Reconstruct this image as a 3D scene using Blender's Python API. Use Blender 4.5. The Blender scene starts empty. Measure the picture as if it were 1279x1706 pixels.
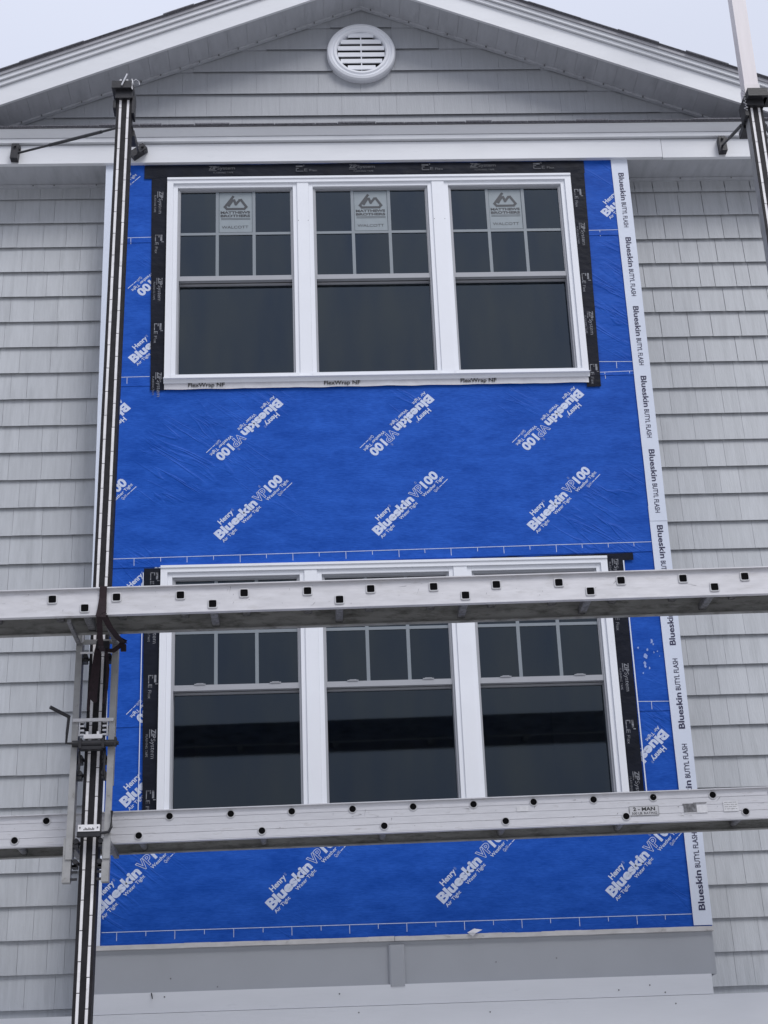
import bpy, bmesh, math, random
from mathutils import Vector, Matrix, noise
random.seed(7)
S = bpy.context.scene
COL = S.collection
R = math.radians

# ------------------------------------------------------------------ camera
PITCH, ROLL, YAW = 0.394365690, -0.0397911739, 0.0490047409
cy, sy, cp, sp = math.cos(YAW), math.sin(YAW), math.cos(PITCH), math.sin(PITCH)
fwd = Vector((sy*cp, cy*cp, sp)); right = Vector((cy, -sy, 0)); up = right.cross(fwd)
cr, sr = math.cos(ROLL), math.sin(ROLL)
cx_, cu_ = cr*right + sr*up, -sr*right + cr*up
cam = bpy.data.cameras.new('camera'); camo = bpy.data.objects.new('camera', cam); COL.objects.link(camo)
mw = Matrix.Identity(4)
for i in range(3):
    mw[i][0], mw[i][1], mw[i][2] = cx_[i], cu_[i], -fwd[i]
mw[0][3], mw[1][3], mw[2][3] = 0, -9.0, 1.6
camo.matrix_world = mw
cam.sensor_fit = 'VERTICAL'; cam.sensor_height = 24; cam.lens = 24*2700/1706
cam.clip_end = 3000
S.camera = camo

# ------------------------------------------------------------------ light
SUN_EL, SUN_AZ = R(52), R(150)          # sun high, behind the photographer's right shoulder, veiled by cloud
W = bpy.data.worlds.new('World'); S.world = W; W.use_nodes = True
nt = W.node_tree; nt.nodes.clear()
sky = nt.nodes.new('ShaderNodeTexSky'); sky.sky_type = 'NISHITA'; sky.sun_disc = False
sky.sun_elevation = SUN_EL; sky.sun_rotation = SUN_AZ; sky.dust_density = 3; sky.air_density = 1
mix = nt.nodes.new('ShaderNodeMix'); mix.data_type = 'RGBA'; mix.inputs[0].default_value = 0.86
# closed cloud deck: brightest overhead, falling towards the horizon all round (1 + 2 sin h) / 3
wg = nt.nodes.new('ShaderNodeTexCoord'); ws = nt.nodes.new('ShaderNodeSeparateXYZ'); nt.links.new(wg.outputs['Generated'], ws.inputs[0])
wm = nt.nodes.new('ShaderNodeMapRange'); wm.inputs[1].default_value = 0; wm.inputs[2].default_value = 1; wm.inputs[3].default_value = .22; wm.inputs[4].default_value = 1.0
nt.links.new(ws.outputs[2], wm.inputs[0])
wn = nt.nodes.new('ShaderNodeTexNoise'); wn.inputs['Scale'].default_value = 2.2; wn.inputs['Detail'].default_value = 3; nt.links.new(wg.outputs['Generated'], wn.inputs[0])
wv = nt.nodes.new('ShaderNodeMapRange'); wv.inputs[3].default_value = .92; wv.inputs[4].default_value = 1.08; nt.links.new(wn.outputs[0], wv.inputs[0])
wx = nt.nodes.new('ShaderNodeMath'); wx.operation = 'MULTIPLY'; nt.links.new(wm.outputs[0], wx.inputs[0]); nt.links.new(wv.outputs[0], wx.inputs[1])
wc = nt.nodes.new('ShaderNodeVectorMath'); wc.operation = 'SCALE'; wc.inputs[0].default_value = (9.5, 10.0, 11.75); nt.links.new(wx.outputs[0], wc.inputs['Scale'])
nt.links.new(wc.outputs[0], mix.inputs[7])
nt.links.new(sky.outputs[0], mix.inputs[6])
bg = nt.nodes.new('ShaderNodeBackground'); bg.inputs[1].default_value = 0.1
nt.links.new(mix.outputs[2], bg.inputs[0])
wo = nt.nodes.new('ShaderNodeOutputWorld'); nt.links.new(bg.outputs[0], wo.inputs[0])
sl = bpy.data.lights.new('sun', 'SUN'); sl.energy = 1.5; sl.angle = R(26); sl.color = (1.0, .985, .97)
so = bpy.data.objects.new('sun', sl); COL.objects.link(so)
d = Vector((math.sin(SUN_AZ)*math.cos(SUN_EL), math.cos(SUN_AZ)*math.cos(SUN_EL), math.sin(SUN_EL)))
so.rotation_euler = d.to_track_quat('Z', 'Y').to_euler(); so.location = d*40
S.view_settings.view_transform = 'Standard'; S.view_settings.look = 'None'
S.view_settings.exposure = 0.26; S.view_settings.gamma = 1; S.view_settings.use_curve_mapping = False

# ------------------------------------------------------------------ materials
def mat(name, col, rough=.6, metal=0., var=.06, nscale=6., stretch=(1, 1, 1), bump=0., bscale=60., bstretch=(1, 1, 1),
        dirt=None, rand=0., spec=.5, dscale=3., dlo=.55, dhi=.75):
    m = bpy.data.materials.new(name); m.use_nodes = True; t = m.node_tree; n = t.nodes; L = t.links
    b = n['Principled BSDF']; b.inputs['Roughness'].default_value = rough; b.inputs['Metallic'].default_value = metal
    b.inputs['Specular IOR Level'].default_value = spec
    tc = n.new('ShaderNodeNewGeometry')
    mp = n.new('ShaderNodeMapping'); mp.inputs[3].default_value = stretch; L.new(tc.outputs['Position'], mp.inputs[0])
    no = n.new('ShaderNodeTexNoise'); no.inputs['Scale'].default_value = nscale; no.inputs['Detail'].default_value = 6
    L.new(mp.outputs[0], no.inputs[0])
    rp = n.new('ShaderNodeValToRGB'); c = Vector(col)
    lo, hi = c*(1-var), c*(1+var)
    rp.color_ramp.elements[0].position = .3; rp.color_ramp.elements[1].position = .7
    rp.color_ramp.elements[0].color = (*lo, 1); rp.color_ramp.elements[1].color = (*hi, 1)
    L.new(no.outputs[0], rp.inputs[0]); out = rp.outputs[0]
    if rand:
        oi = n.new('ShaderNodeObjectInfo'); mr = n.new('ShaderNodeMapRange')
        mr.inputs[3].default_value = 1-rand; mr.inputs[4].default_value = 1+rand
        L.new(oi.outputs['Random'], mr.inputs[0])
        mm = n.new('ShaderNodeVectorMath'); mm.operation = 'SCALE'
        L.new(out, mm.inputs[0]); L.new(mr.outputs[0], mm.inputs['Scale']); out = mm.outputs[0]
    if dirt:
        n2 = n.new('ShaderNodeTexNoise'); n2.inputs['Scale'].default_value = dscale; n2.inputs['Detail'].default_value = 8
        n2.inputs['Roughness'].default_value = .7
        L.new(mp.outputs[0], n2.inputs[0])
        r2 = n.new('ShaderNodeMapRange'); r2.inputs[1].default_value = dlo; r2.inputs[2].default_value = dhi
        L.new(n2.outputs[0], r2.inputs[0])
        mx = n.new('ShaderNodeMix'); mx.data_type = 'RGBA'; mx.inputs[7].default_value = (*dirt, 1)
        L.new(r2.outputs[0], mx.inputs[0]); L.new(out, mx.inputs[6]); out = mx.outputs[2]
    L.new(out, b.inputs['Base Color'])
    if bump:
        m2 = n.new('ShaderNodeMapping'); m2.inputs[3].default_value = bstretch; L.new(tc.outputs['Position'], m2.inputs[0])
        n3 = n.new('ShaderNodeTexNoise'); n3.inputs['Scale'].default_value = bscale; n3.inputs['Detail'].default_value = 5
        L.new(m2.outputs[0], n3.inputs[0])
        bp = n.new('ShaderNodeBump'); bp.inputs['Strength'].default_value = bump; bp.inputs['Distance'].default_value = .004
        L.new(n3.outputs[0], bp.inputs['Height']); L.new(bp.outputs[0], b.inputs['Normal'])
    return m

M = {}
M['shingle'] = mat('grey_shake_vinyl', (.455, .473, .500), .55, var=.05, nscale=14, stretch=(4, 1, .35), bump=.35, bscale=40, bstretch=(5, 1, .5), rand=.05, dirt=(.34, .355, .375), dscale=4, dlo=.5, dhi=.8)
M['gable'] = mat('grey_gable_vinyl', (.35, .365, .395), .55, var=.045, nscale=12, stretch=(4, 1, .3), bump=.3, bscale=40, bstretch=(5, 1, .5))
M['trim'] = mat('white_trim', (.715, .73, .765), .45, var=.025, nscale=3, stretch=(1, 1, 4), bump=.1, bscale=30, bstretch=(.3, 1, 3), dirt=(.45, .46, .5), dscale=6, dlo=.62, dhi=.95)
M['soffit'] = mat('painted_soffit', (.44, .455, .49), .55, var=.06, nscale=7, stretch=(3, .6, 1), bump=.1, dirt=(.3, .31, .34), dscale=5, dlo=.5, dhi=.9)
M['window'] = mat('white_window_vinyl', (.80, .82, .87), .32, var=.015, nscale=5, bump=.04, bscale=12)
M['sash'] = mat('grey_sash_vinyl', (.36, .37, .40), .4, var=.03)
M['grille'] = mat('window_grille', (.22, .25, .28), .45, var=.03)
M['zip'] = mat('black_flashing_tape', (.008, .010, .018), .5, var=.3, nscale=9, bump=1.0, bscale=16, bstretch=(1, 1, 1.6), spec=.12)
M['zipprint'] = mat('worn_grey_print', (.20, .21, .24), .6, var=.3, nscale=60, dirt=(.05, .05, .06), dscale=40, dlo=.5, dhi=.62)
M['zipfaint'] = mat('rubbed_print', (.07, .075, .09), .6, var=.4, nscale=50)
M['butyl'] = mat('white_butyl_tape', (.66, .71, .82), .42, var=.02, nscale=6, bump=.25, bscale=14)
M['navy'] = mat('navy_print', (.02, .02, .07), .5, var=.1)
M['logo'] = mat('pale_print', (.56, .62, .78), .5, var=.10, nscale=40, dirt=(.3, .38, .65), dscale=90, dlo=.55, dhi=.8)
M['logofaint'] = mat('faint_pale_print', (.26, .36, .68), .5, var=.12, nscale=40)
M['flex'] = mat('white_flexible_flashing', (.62, .62, .66), .5, var=.06, nscale=20, bump=.6, bscale=30)
M['blackink'] = mat('black_ink', (.02, .02, .022), .5)
M['panel'] = mat('grey_base_panel', (.37, .385, .415), .6, var=.03, nscale=4, bump=.08, bscale=30, dirt=(.15, .155, .17), dscale=14, dlo=.72, dhi=.8)
M['ledge'] = mat('raw_ledge', (.55, .54, .54), .7, var=.1, nscale=14, stretch=(1, 1, 3), dirt=(.25, .23, .22), dscale=12, dlo=.6, dhi=.75)
M['alu'] = mat('weathered_aluminium', (.62, .615, .64), .5, .25, var=.07, nscale=9, stretch=(1, 1, 4), bump=.12, bscale=30, bstretch=(.3, 1, 4), dirt=(.48, .47, .47), dscale=7, dlo=.54, dhi=.8)
M['alu2'] = mat('ribbed_aluminium', (.66, .66, .69), .48, .25, var=.06, nscale=9, stretch=(1, 1, 5), bump=.1, bscale=30, bstretch=(.3, 1, 4), dirt=(.45, .44, .44), dscale=9, dlo=.56, dhi=.76)
M['inner'] = mat('shaded_inner_rail', (.30, .30, .29), .7, .1, var=.15, nscale=7, stretch=(1, 1, 4), dirt=(.10, .10, .09), dscale=8, dlo=.48, dhi=.7)  # aluminium darkened, the shade inside the stage put into its colour
M['black'] = mat('black_rubber', (.018, .017, .02), .6, var=.3, nscale=30, bump=.2, spec=.2)
M['bore'] = mat('bore_shade_black', (.006, .006, .007), .9, spec=.05)
M['blacksteel'] = mat('black_steel', (.016, .016, .02), .5, 0, var=.3, nscale=30, bump=.25, dirt=(.12, .05, .035), dscale=30, dlo=.64, dhi=.75)
M['strip'] = mat('bare_aluminium_strip', (.80, .79, .81), .4, .0, var=.10, nscale=14, dirt=(.5, .49, .49), dscale=16, dlo=.58, dhi=.8)
M['paleu'] = mat('pale_pole', (.70, .66, .68), .45, 0, var=.04, nscale=6, stretch=(6, 6, .5))
M['frame'] = mat('galvanised_frame', (.34, .34, .34), .5, .3, var=.12, nscale=15, bump=.15, dirt=(.15, .14, .12), dscale=18, dlo=.58, dhi=.75)
M['strap'] = mat('dark_maroon_strap', (.020, .010, .014), .85, var=.3, nscale=50, bump=.6, bscale=150)
M['roof'] = mat('asphalt_shingle', (.15, .15, .17), .9, var=.35, nscale=90, bump=.8, bscale=200)
M['drip'] = mat('grey_drip_edge', (.36, .36, .39), .5, var=.06)
M['sticker'] = mat('grey_sticker', (.25, .29, .32), .5, var=.05, nscale=20)
M['stickerink'] = mat('dark_sticker_ink', (.045, .05, .06), .5)
M['label'] = mat('silver_label', (.55, .55, .57), .5, var=.1, nscale=40)
M['scuff'] = mat('scuffed_label', (.16, .16, .17), .6, var=.5, nscale=60)
M['whitelabel'] = mat('white_label', (.7, .7, .72), .5, var=.08, nscale=50)
M['ground'] = mat('pale_concrete_ground', (.38, .375, .365), .9, var=.25, nscale=3, bump=.4)
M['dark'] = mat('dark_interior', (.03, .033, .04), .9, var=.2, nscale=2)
M['cable'] = mat('pale_wire', (.6, .6, .62), .4, .4)

# blue membrane: mottled, streaky print with soft wrinkles
def membrane_mat():
    m = mat('blue_membrane', (.022, .085, .43), .5, var=.0, spec=.10)
    t = m.node_tree; n = t.nodes; L = t.links; b = n['Principled BSDF']
    geo = n.new('ShaderNodeNewGeometry')
    mp = n.new('ShaderNodeMapping'); mp.inputs[3].default_value = (.7, 1, 2.0); L.new(geo.outputs['Position'], mp.inputs[0])
    a = n.new('ShaderNodeTexNoise'); a.inputs['Scale'].default_value = 5; a.inputs['Detail'].default_value = 9; a.inputs['Roughness'].default_value = .72
    L.new(mp.outputs[0], a.inputs[0])
    mp2 = n.new('ShaderNodeMapping'); mp2.inputs[3].default_value = (1, 1, 5); L.new(geo.outputs['Position'], mp2.inputs[0])
    c = n.new('ShaderNodeTexNoise'); c.inputs['Scale'].default_value = 26; c.inputs['Detail'].default_value = 6; L.new(mp2.outputs[0], c.inputs[0])
    ad = n.new('ShaderNodeMath'); ad.operation = 'MULTIPLY_ADD'; ad.inputs[1].default_value = .28; L.new(c.outputs[0], ad.inputs[0])
    sc = n.new('ShaderNodeMath'); sc.operation = 'MULTIPLY'; sc.inputs[1].default_value = .72; L.new(a.outputs[0], sc.inputs[0]); L.new(sc.outputs[0], ad.inputs[2])
    r = n.new('ShaderNodeValToRGB'); e = r.color_ramp.elements
    e[0].position = .38; e[0].color = (.006, .062, .36, 1); e[1].position = .64; e[1].color = (.022, .112, .53, 1)
    L.new(ad.outputs[0], r.inputs[0]); L.new(r.outputs[0], b.inputs['Base Color'])
    # wrinkles: stretched diagonally and only in patches
    mp4 = n.new('ShaderNodeMapping'); mp4.inputs[2].default_value = (0, R(-36), 0); L.new(geo.outputs['Position'], mp4.inputs[0])
    mp3 = n.new('ShaderNodeMapping'); mp3.inputs[3].default_value = (1.1, 1, 7); L.new(mp4.outputs[0], mp3.inputs[0])
    w = n.new('ShaderNodeTexNoise'); w.inputs['Scale'].default_value = 1.6; w.inputs['Detail'].default_value = 3; w.inputs['Distortion'].default_value = .6; L.new(mp3.outputs[0], w.inputs[0])
    pk = n.new('ShaderNodeTexNoise'); pk.inputs['Scale'].default_value = 1.3; L.new(geo.outputs['Position'], pk.inputs[0])
    pr = n.new('ShaderNodeMapRange'); pr.inputs[1].default_value = .54; pr.inputs[2].default_value = .70; L.new(pk.outputs[0], pr.inputs[0])
    rg = n.new('ShaderNodeMath'); rg.operation = 'SUBTRACT'; rg.inputs[1].default_value = .5; L.new(w.outputs[0], rg.inputs[0])
    ra = n.new('ShaderNodeMath'); ra.operation = 'ABSOLUTE'; L.new(rg.outputs[0], ra.inputs[0])
    rr = n.new('ShaderNodeMapRange'); rr.interpolation_type = 'SMOOTHSTEP'; rr.inputs[1].default_value = 0; rr.inputs[2].default_value = .05; rr.inputs[3].default_value = 1; rr.inputs[4].default_value = 0
    L.new(ra.outputs[0], rr.inputs[0])
    rs_ = n.new('ShaderNodeMath'); rs_.operation = 'MULTIPLY_ADD'; rs_.inputs[1].default_value = .35; L.new(rr.outputs[0], rs_.inputs[0]); L.new(w.outputs[0], rs_.inputs[2])
    mu = n.new('ShaderNodeMath'); mu.operation = 'MULTIPLY'; L.new(rs_.outputs[0], mu.inputs[0]); L.new(pr.outputs[0], mu.inputs[1])
    ff = n.new('ShaderNodeMath'); ff.operation = 'MULTIPLY_ADD'; ff.inputs[1].default_value = .10; L.new(c.outputs[0], ff.inputs[0]); L.new(mu.outputs[0], ff.inputs[2])
    bp = n.new('ShaderNodeBump'); bp.inputs['Strength'].default_value = .5; bp.inputs['Distance'].default_value = .02
    L.new(ff.outputs[0], bp.inputs['Height']); L.new(bp.outputs[0], b.inputs['Normal'])
    return m
M['blue'] = membrane_mat()

def glass_mat():
    m = bpy.data.materials.new('window_glass'); m.use_nodes = True; t = m.node_tree; n = t.nodes; L = t.links; n.clear()
    o = n.new('ShaderNodeOutputMaterial'); tr = n.new('ShaderNodeBsdfTransparent'); tr.inputs[0].default_value = (.18, .20, .24, 1)
    g = n.new('ShaderNodeBsdfGlossy'); g.inputs[1].default_value = .045
    f = n.new('ShaderNodeFresnel'); f.inputs[0].default_value = 1.78
    geo = n.new('ShaderNodeNewGeometry'); no = n.new('ShaderNodeTexNoise'); no.inputs['Scale'].default_value = 1.5; L.new(geo.outputs['Position'], no.inputs[0])
    gm_ = n.new('ShaderNodeMapping'); gm_.inputs[3].default_value = (3.0, 1, .8); L.new(geo.outputs['Position'], gm_.inputs[0])
    gn = n.new('ShaderNodeTexNoise'); gn.inputs['Scale'].default_value = 1.6; gn.inputs['Detail'].default_value = 5; L.new(gm_.outputs[0], gn.inputs[0])
    gr = n.new('ShaderNodeValToRGB'); gr.color_ramp.elements[0].position = .3; gr.color_ramp.elements[1].position = .7
    gr.color_ramp.elements[0].color = (.58, .74, .96, 1); gr.color_ramp.elements[1].color = (.80, .93, 1, 1)
    L.new(gn.outputs[0], gr.inputs[0]); L.new(gr.outputs[0], g.inputs[0])
    bp = n.new('ShaderNodeBump'); bp.inputs['Strength'].default_value = .05; bp.inputs['Distance'].default_value = .01; L.new(no.outputs[0], bp.inputs['Height'])
    L.new(bp.outputs[0], g.inputs['Normal'])
    mx = n.new('ShaderNodeMixShader'); ib = n.new('ShaderNodeMath'); ib.operation = 'SUBTRACT'; ib.inputs[0].default_value = 1; L.new(geo.outputs['Backfacing'], ib.inputs[1])
    fm = n.new('ShaderNodeMath'); fm.operation = 'MULTIPLY'; L.new(f.outputs[0], fm.inputs[0]); L.new(ib.outputs[0], fm.inputs[1])
    L.new(fm.outputs[0], mx.inputs[0]); L.new(tr.outputs[0], mx.inputs[1]); L.new(g.outputs[0], mx.inputs[2])
    L.new(mx.outputs[0], o.inputs[0]); return m
M['glass'] = glass_mat()

# ------------------------------------------------------------------ helpers
def link(name, me, m, parent=None):
    o = bpy.data.objects.new(name, me); COL.objects.link(o)
    if m is not None and len(me.materials) == 0: me.materials.append(m)
    if parent is not None: o.parent = parent
    return o
def build(name, bm, m, parent=None, bevel=0, smooth=False):
    if bevel:
        try: bmesh.ops.bevel(bm, geom=[e for e in bm.edges if len(e.link_faces) == 2 and e.calc_face_angle(0) > .6], offset=bevel, segments=2, affect='EDGES', profile=.6)
        except Exception: pass
    me = bpy.data.meshes.new(name); bm.to_mesh(me); bm.free()
    if smooth:
        for p in me.polygons: p.use_smooth = True
    return link(name, me, m, parent)
def box(bm, x0, x1, y0, y1, z0, z1, xf=None, mi=0):
    v = [bm.verts.new(p) for p in ((x0,y0,z0),(x1,y0,z0),(x1,y1,z0),(x0,y1,z0),(x0,y0,z1),(x1,y0,z1),(x1,y1,z1),(x0,y1,z1))]
    if xf is not None:
        for q in v: q.co = xf @ q.co
    for f in ((3,2,1,0),(4,5,6,7),(0,1,5,4),(1,2,6,5),(2,3,7,6),(3,0,4,7)):
        bm.faces.new([v[i] for i in f]).material_index = mi
    return v
def prism(bm, prof, axis_a, axis_b, fn):
    """prof: closed outline in 2-D, extruded between parameters a and b, fn(p, t)->xyz"""
    A = [bm.verts.new(fn(p, axis_a)) for p in prof]; B = [bm.verts.new(fn(p, axis_b)) for p in prof]
    n = len(prof)
    for i in range(n): bm.faces.new((A[i], A[(i+1) % n], B[(i+1) % n], B[i]))
    bm.faces.new(A[::-1]); bm.faces.new(B); bmesh.ops.recalc_face_normals(bm, faces=bm.faces)
def tube(bm, pts, r, seg=8, close=True):
    pts = [Vector(p) for p in pts]; rings = []
    for i, p in enumerate(pts):
        t = (pts[min(i+1, len(pts)-1)] - pts[max(i-1, 0)]).normalized()
        a = t.cross(Vector((0, 0, 1)));  a = t.cross(Vector((1, 0, 0))) if a.length < .1 else a
        a.normalize(); b = t.cross(a)
        rr = r[i] if isinstance(r, (list, tuple)) else r
        rings.append([bm.verts.new(p + rr*(math.cos(2*math.pi*k/seg)*a + math.sin(2*math.pi*k/seg)*b)) for k in range(seg)])
    for A, B in zip(rings, rings[1:]):
        for k in range(seg): bm.faces.new((A[k], A[(k+1) % seg], B[(k+1) % seg], B[k]))
    if close: bm.faces.new(rings[0][::-1]); bm.faces.new(rings[-1])
def BM(): return bmesh.new()
def thing(name, label, cat, loc=(0, 0, 0), group=None):
    o = bpy.data.objects.new(name, None); COL.objects.link(o); o.location = loc; o.empty_display_size = .2
    o['label'] = label; o['category'] = cat
    if group: o['group'] = group
    return o
def stuff(o): o['kind'] = 'stuff'; return o

# text -> flat meshes, measured so they can be fitted to a width and a cap height
_tc = {}
def text_geo(s, bold=0., outline=0.):
    k = (s, bold, outline)
    if k in _tc: return _tc[k]
    c = bpy.data.curves.new('t', 'FONT'); c.body = s; c.size = 1; c.resolution_u = 3; c.offset = bold
    if outline:
        c.fill_mode = 'NONE'; c.bevel_depth = outline; c.bevel_resolution = 0
    o = bpy.data.objects.new('t', c); COL.objects.link(o)
    dg = bpy.context.evaluated_depsgraph_get()
    me = bpy.data.meshes.new_from_object(o.evaluated_get(dg))
    vs = [(v.co.x, v.co.y) for v in me.vertices]; fs = [tuple(p.vertices) for p in me.polygons]
    bpy.data.objects.remove(o); bpy.data.curves.remove(c); bpy.data.meshes.remove(me)
    _tc[k] = (vs, fs); return _tc[k]
def cap_h(bold=0., outline=0.):
    vs, _ = text_geo('H', bold, outline); return max(v[1] for v in vs) - min(v[1] for v in vs)
def prints(name, items, origin, ang, y, mats, parent, clip=None, unit=1., holes=False):
    """items: (string, u0, v0, width, cap, bold, outline, material index); local u along the text, v up; laid on the plane y"""
    bm = BM(); ca, sa = math.cos(ang), math.sin(ang)
    y_0 = y
    for ii, (s, u0, v0, w, cap, bold, outl, mi) in enumerate(items):
        y = y_0 - .00003*(ii % 7)
        if s.startswith('#'):
            vs = [(0, 0), (1, 0), (1, 1), (0, 1)] ; fs = [(0, 1, 2, 3)]
            xs0, xs1, hh = 0, 1, 1
            if s != '#': 
                pts = [tuple(float(a) for a in q.split(',')) for q in s[1:].split(';')]
                vs, fs = pts, [tuple(range(len(pts)))]
            y0 = 0
            if s != '#': xs0, xs1 = 0, 1
        else:
            if outl:
                for bd, mj, dy in ((bold, mi, 0), (bold-outl, 2, -.0004)):
                    vo, _ = text_geo(s, bold); xs0 = min(v[0] for v in vo); xs1 = max(v[0] for v in vo); hh = cap_h(bold)
                    vs, fs = text_geo(s, bd); nv = []
                    for vx, vy in vs:
                        u = (u0 + (vx-xs0)/(xs1-xs0)*w)*unit; v = (v0 + (vy+bold)/hh*cap)*unit
                        nv.append(bm.verts.new((origin[0] + u*ca - v*sa, y+dy, origin[1] + u*sa + v*ca)))
                    for f in fs:
                        try: bm.faces.new([nv[i] for i in f]).material_index = mj
                        except ValueError: pass
                continue
            vs, fs = text_geo(s, bold, outl); xs0 = min(v[0] for v in vs); xs1 = max(v[0] for v in vs); hh = cap_h(bold, outl); y0 = -bold
            if outl: y0 = -outl
        nv = []
        for vx, vy in vs:
            u = (u0 + (vx-xs0)/(xs1-xs0)*w)*unit; v = (v0 + (vy-y0)/hh*cap)*unit
            nv.append(bm.verts.new((origin[0] + u*ca - v*sa, y, origin[1] + u*sa + v*ca)))
        for f in fs:
            try: bm.faces.new([nv[i] for i in f]).material_index = mi
            except ValueError: pass
    if clip:
        x0, x1 = clip[:2]
        for co, no in (((x0, 0, 0), (-1, 0, 0)), ((x1, 0, 0), (1, 0, 0))):
            bmesh.ops.bisect_plane(bm, geom=bm.verts[:]+bm.edges[:]+bm.faces[:], plane_co=co, plane_no=no, clear_outer=True)
        if len(clip) > 2:
            for co, no in (((0, 0, clip[2]), (0, 0, -1)), ((0, 0, clip[3]), (0, 0, 1))):
                bmesh.ops.bisect_plane(bm, geom=bm.verts[:]+bm.edges[:]+bm.faces[:], plane_co=co, plane_no=no, clear_outer=True)
    if holes:
        for co, no in (((OX0, 0, 0), (1, 0, 0)), ((OX1, 0, 0), (1, 0, 0)), ((0, 0, 3.56), (0, 0, 1)), ((0, 0, 4.99), (0, 0, 1)), ((0, 0, 6.285), (0, 0, 1)), ((0, 0, 7.715), (0, 0, 1))):
            bmesh.ops.bisect_plane(bm, geom=bm.verts[:]+bm.edges[:]+bm.faces[:], plane_co=co, plane_no=no)
        bmesh.ops.delete(bm, geom=[f for f in bm.faces if OX0 < f.calc_center_median().x < OX1 and (3.56 < f.calc_center_median().z < 4.99 or 6.285 < f.calc_center_median().z < 7.715)], context='FACES')
    bm.normal_update()
    for f in bm.faces:
        if f.normal.y > 0: f.normal_flip()
    if not bm.faces: bm.free(); return None
    me = bpy.data.meshes.new(name); bm.to_mesh(me); bm.free()
    for m_ in mats: me.materials.append(m_)
    return link(name, me, None, parent)

# ------------------------------------------------------------------ setting
bm = BM(); box(bm, -400, 400, -400, 400, -.3, 0); g = build('ground', bm, M['ground']); g['kind'] = 'structure'

# ================================================================== HOUSE
XC = .43            # centre line of the gable
WY = .25            # face of the main wall
BX0, BX1 = -1.291, 2.150        # projecting bay, face at y = 0
WX0, WX1 = -2.42, 3.28
house = thing('house', 'grey shingled house gable with a projecting bay wrapped in blue weather barrier', 'house', (XC, WY, 0))
HL = Matrix.Translation((-XC, -WY, 0))
def H(o):            # parts are modelled in world space, the Empty stands at the foot of the wall
    o.matrix_parent_inverse = HL; return o
def part(name, bm, m, parent=house, **k): 
    o = build(name, bm, m, None, **k); o.parent = parent
    if parent is house: H(o)
    return o

WINS = [(-.82, -.073), (.058, .81), (.946, 1.69)]
ROWS = [(6.284, 7.660), (3.575, 4.953)]
OX0, OX1 = -.86, 1.73
# walls with real openings
def wall(bm, x0, x1, y0, y1, z0, z1):
    ops = [(3.56, 4.99), (6.285, 7.715)]
    for a, b in ((x0, OX0), (OX1, x1)):
        if b > a: box(bm, a, b, y0, y1, z0, z1)
    z = z0
    for (a, b) in ops:
        box(bm, OX0, OX1, y0, y1, z, a); z = b
    box(bm, OX0, OX1, y0, y1, z, z1)
bm = BM(); wall(bm, BX0+.004, BX1-.004, 0, WY, 2.6, 7.86); part('bay_wall', bm, M['panel'])
bm = BM(); wall(bm, WX0, WX1, WY+.001, WY+.15, 0, 7.9); part('main_wall', bm, M['shingle'])
bm = BM()
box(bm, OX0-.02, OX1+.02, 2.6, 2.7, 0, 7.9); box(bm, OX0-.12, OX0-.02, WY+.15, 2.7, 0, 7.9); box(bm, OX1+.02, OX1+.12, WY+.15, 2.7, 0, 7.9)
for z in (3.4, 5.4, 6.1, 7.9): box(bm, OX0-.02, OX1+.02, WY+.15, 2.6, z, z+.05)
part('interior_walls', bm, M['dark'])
bm = BM()
box(bm, WX0, WX0+.15, WY+.15, 9, 0, 8.1); box(bm, WX1-.15, WX1, WY+.15, 9, 0, 8.1); box(bm, WX0, WX1, 9, 9.15, 0, 8.1)
part('side_walls', bm, M['shingle'])

# ---- siding: one mesh of a shingle, every one its own object
def shingle_mesh(bm, x0, x1, z0, z1, th=.020, top=.003, y=WY):
    # thin front skin with a hollow butt, so every course keeps its own shadow gap
    pr = [(y-th, z0), (y-th+.002, z0), (y-th+.003, z0+.034), (y-.0005, z0+.036), (y-.0005, z1), (y-top, z1)]
    A = [bm.verts.new((x0, a, b)) for a, b in pr]; B = [bm.verts.new((x1, a, b)) for a, b in pr]
    for i in range(6): bm.faces.new((A[i], B[i], B[(i+1) % 6], A[(i+1) % 6]))
    bm.faces.new((A[0], A[5], A[2], A[1])); bm.faces.new((A[2], A[5], A[4], A[3]))
    bm.faces.new((B[1], B[2], B[5], B[0])); bm.faces.new((B[3], B[4], B[5], B[2]))
EXP = .1856; Z0 = 2.557
bm = BM(); shingle_mesh(bm, 0, 1, 0, EXP+.006, y=0)
sm = bpy.data.meshes.new('shingle'); bm.to_mesh(sm); bm.free(); sm.materials.append(M['shingle'])
rest = BM(); count = 0
rs = random.Random(11)
def courses(x0, x1, inner_sign):
    global count
    for k in range(0, 29):
        z = Z0 + k*EXP; z1 = min(z+EXP+.006, 7.866)
        x = (x0 if inner_sign > 0 else x1)
        while (x < x1-.02) if inner_sign > 0 else (x > x0+.02):
            w = rs.choice((.10, .125, .15, .165, .18, .20))*rs.uniform(.94, 1.06)
            if abs((x1 if inner_sign > 0 else x0) - (x + inner_sign*w)) < .07: w = abs((x1 if inner_sign > 0 else x0) - x)
            a, b = (x, min(x+w, x1)) if inner_sign > 0 else (max(x-w, x0), x)
            x = b if inner_sign > 0 else a
            jz = rs.uniform(-.0007, .0007)
            inview = (b > -2.08 and a < 3.04) and (b-a) > .03
            hidden = (a > -1.29+.0 and b < 2.15)
            if inview and count < 300 and z > 2.5:
                o = bpy.data.objects.new('shingle', sm); COL.objects.link(o); o.parent = siding
                o.location = (a+.0007, WY, z+jz); o.scale = (b-a-.0014, rs.uniform(.93, 1.07), (z1-z)/(EXP+.006)); count += 1
            else: shingle_mesh(rest, a+.0016, b-.0016, z+jz, z1)
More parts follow.
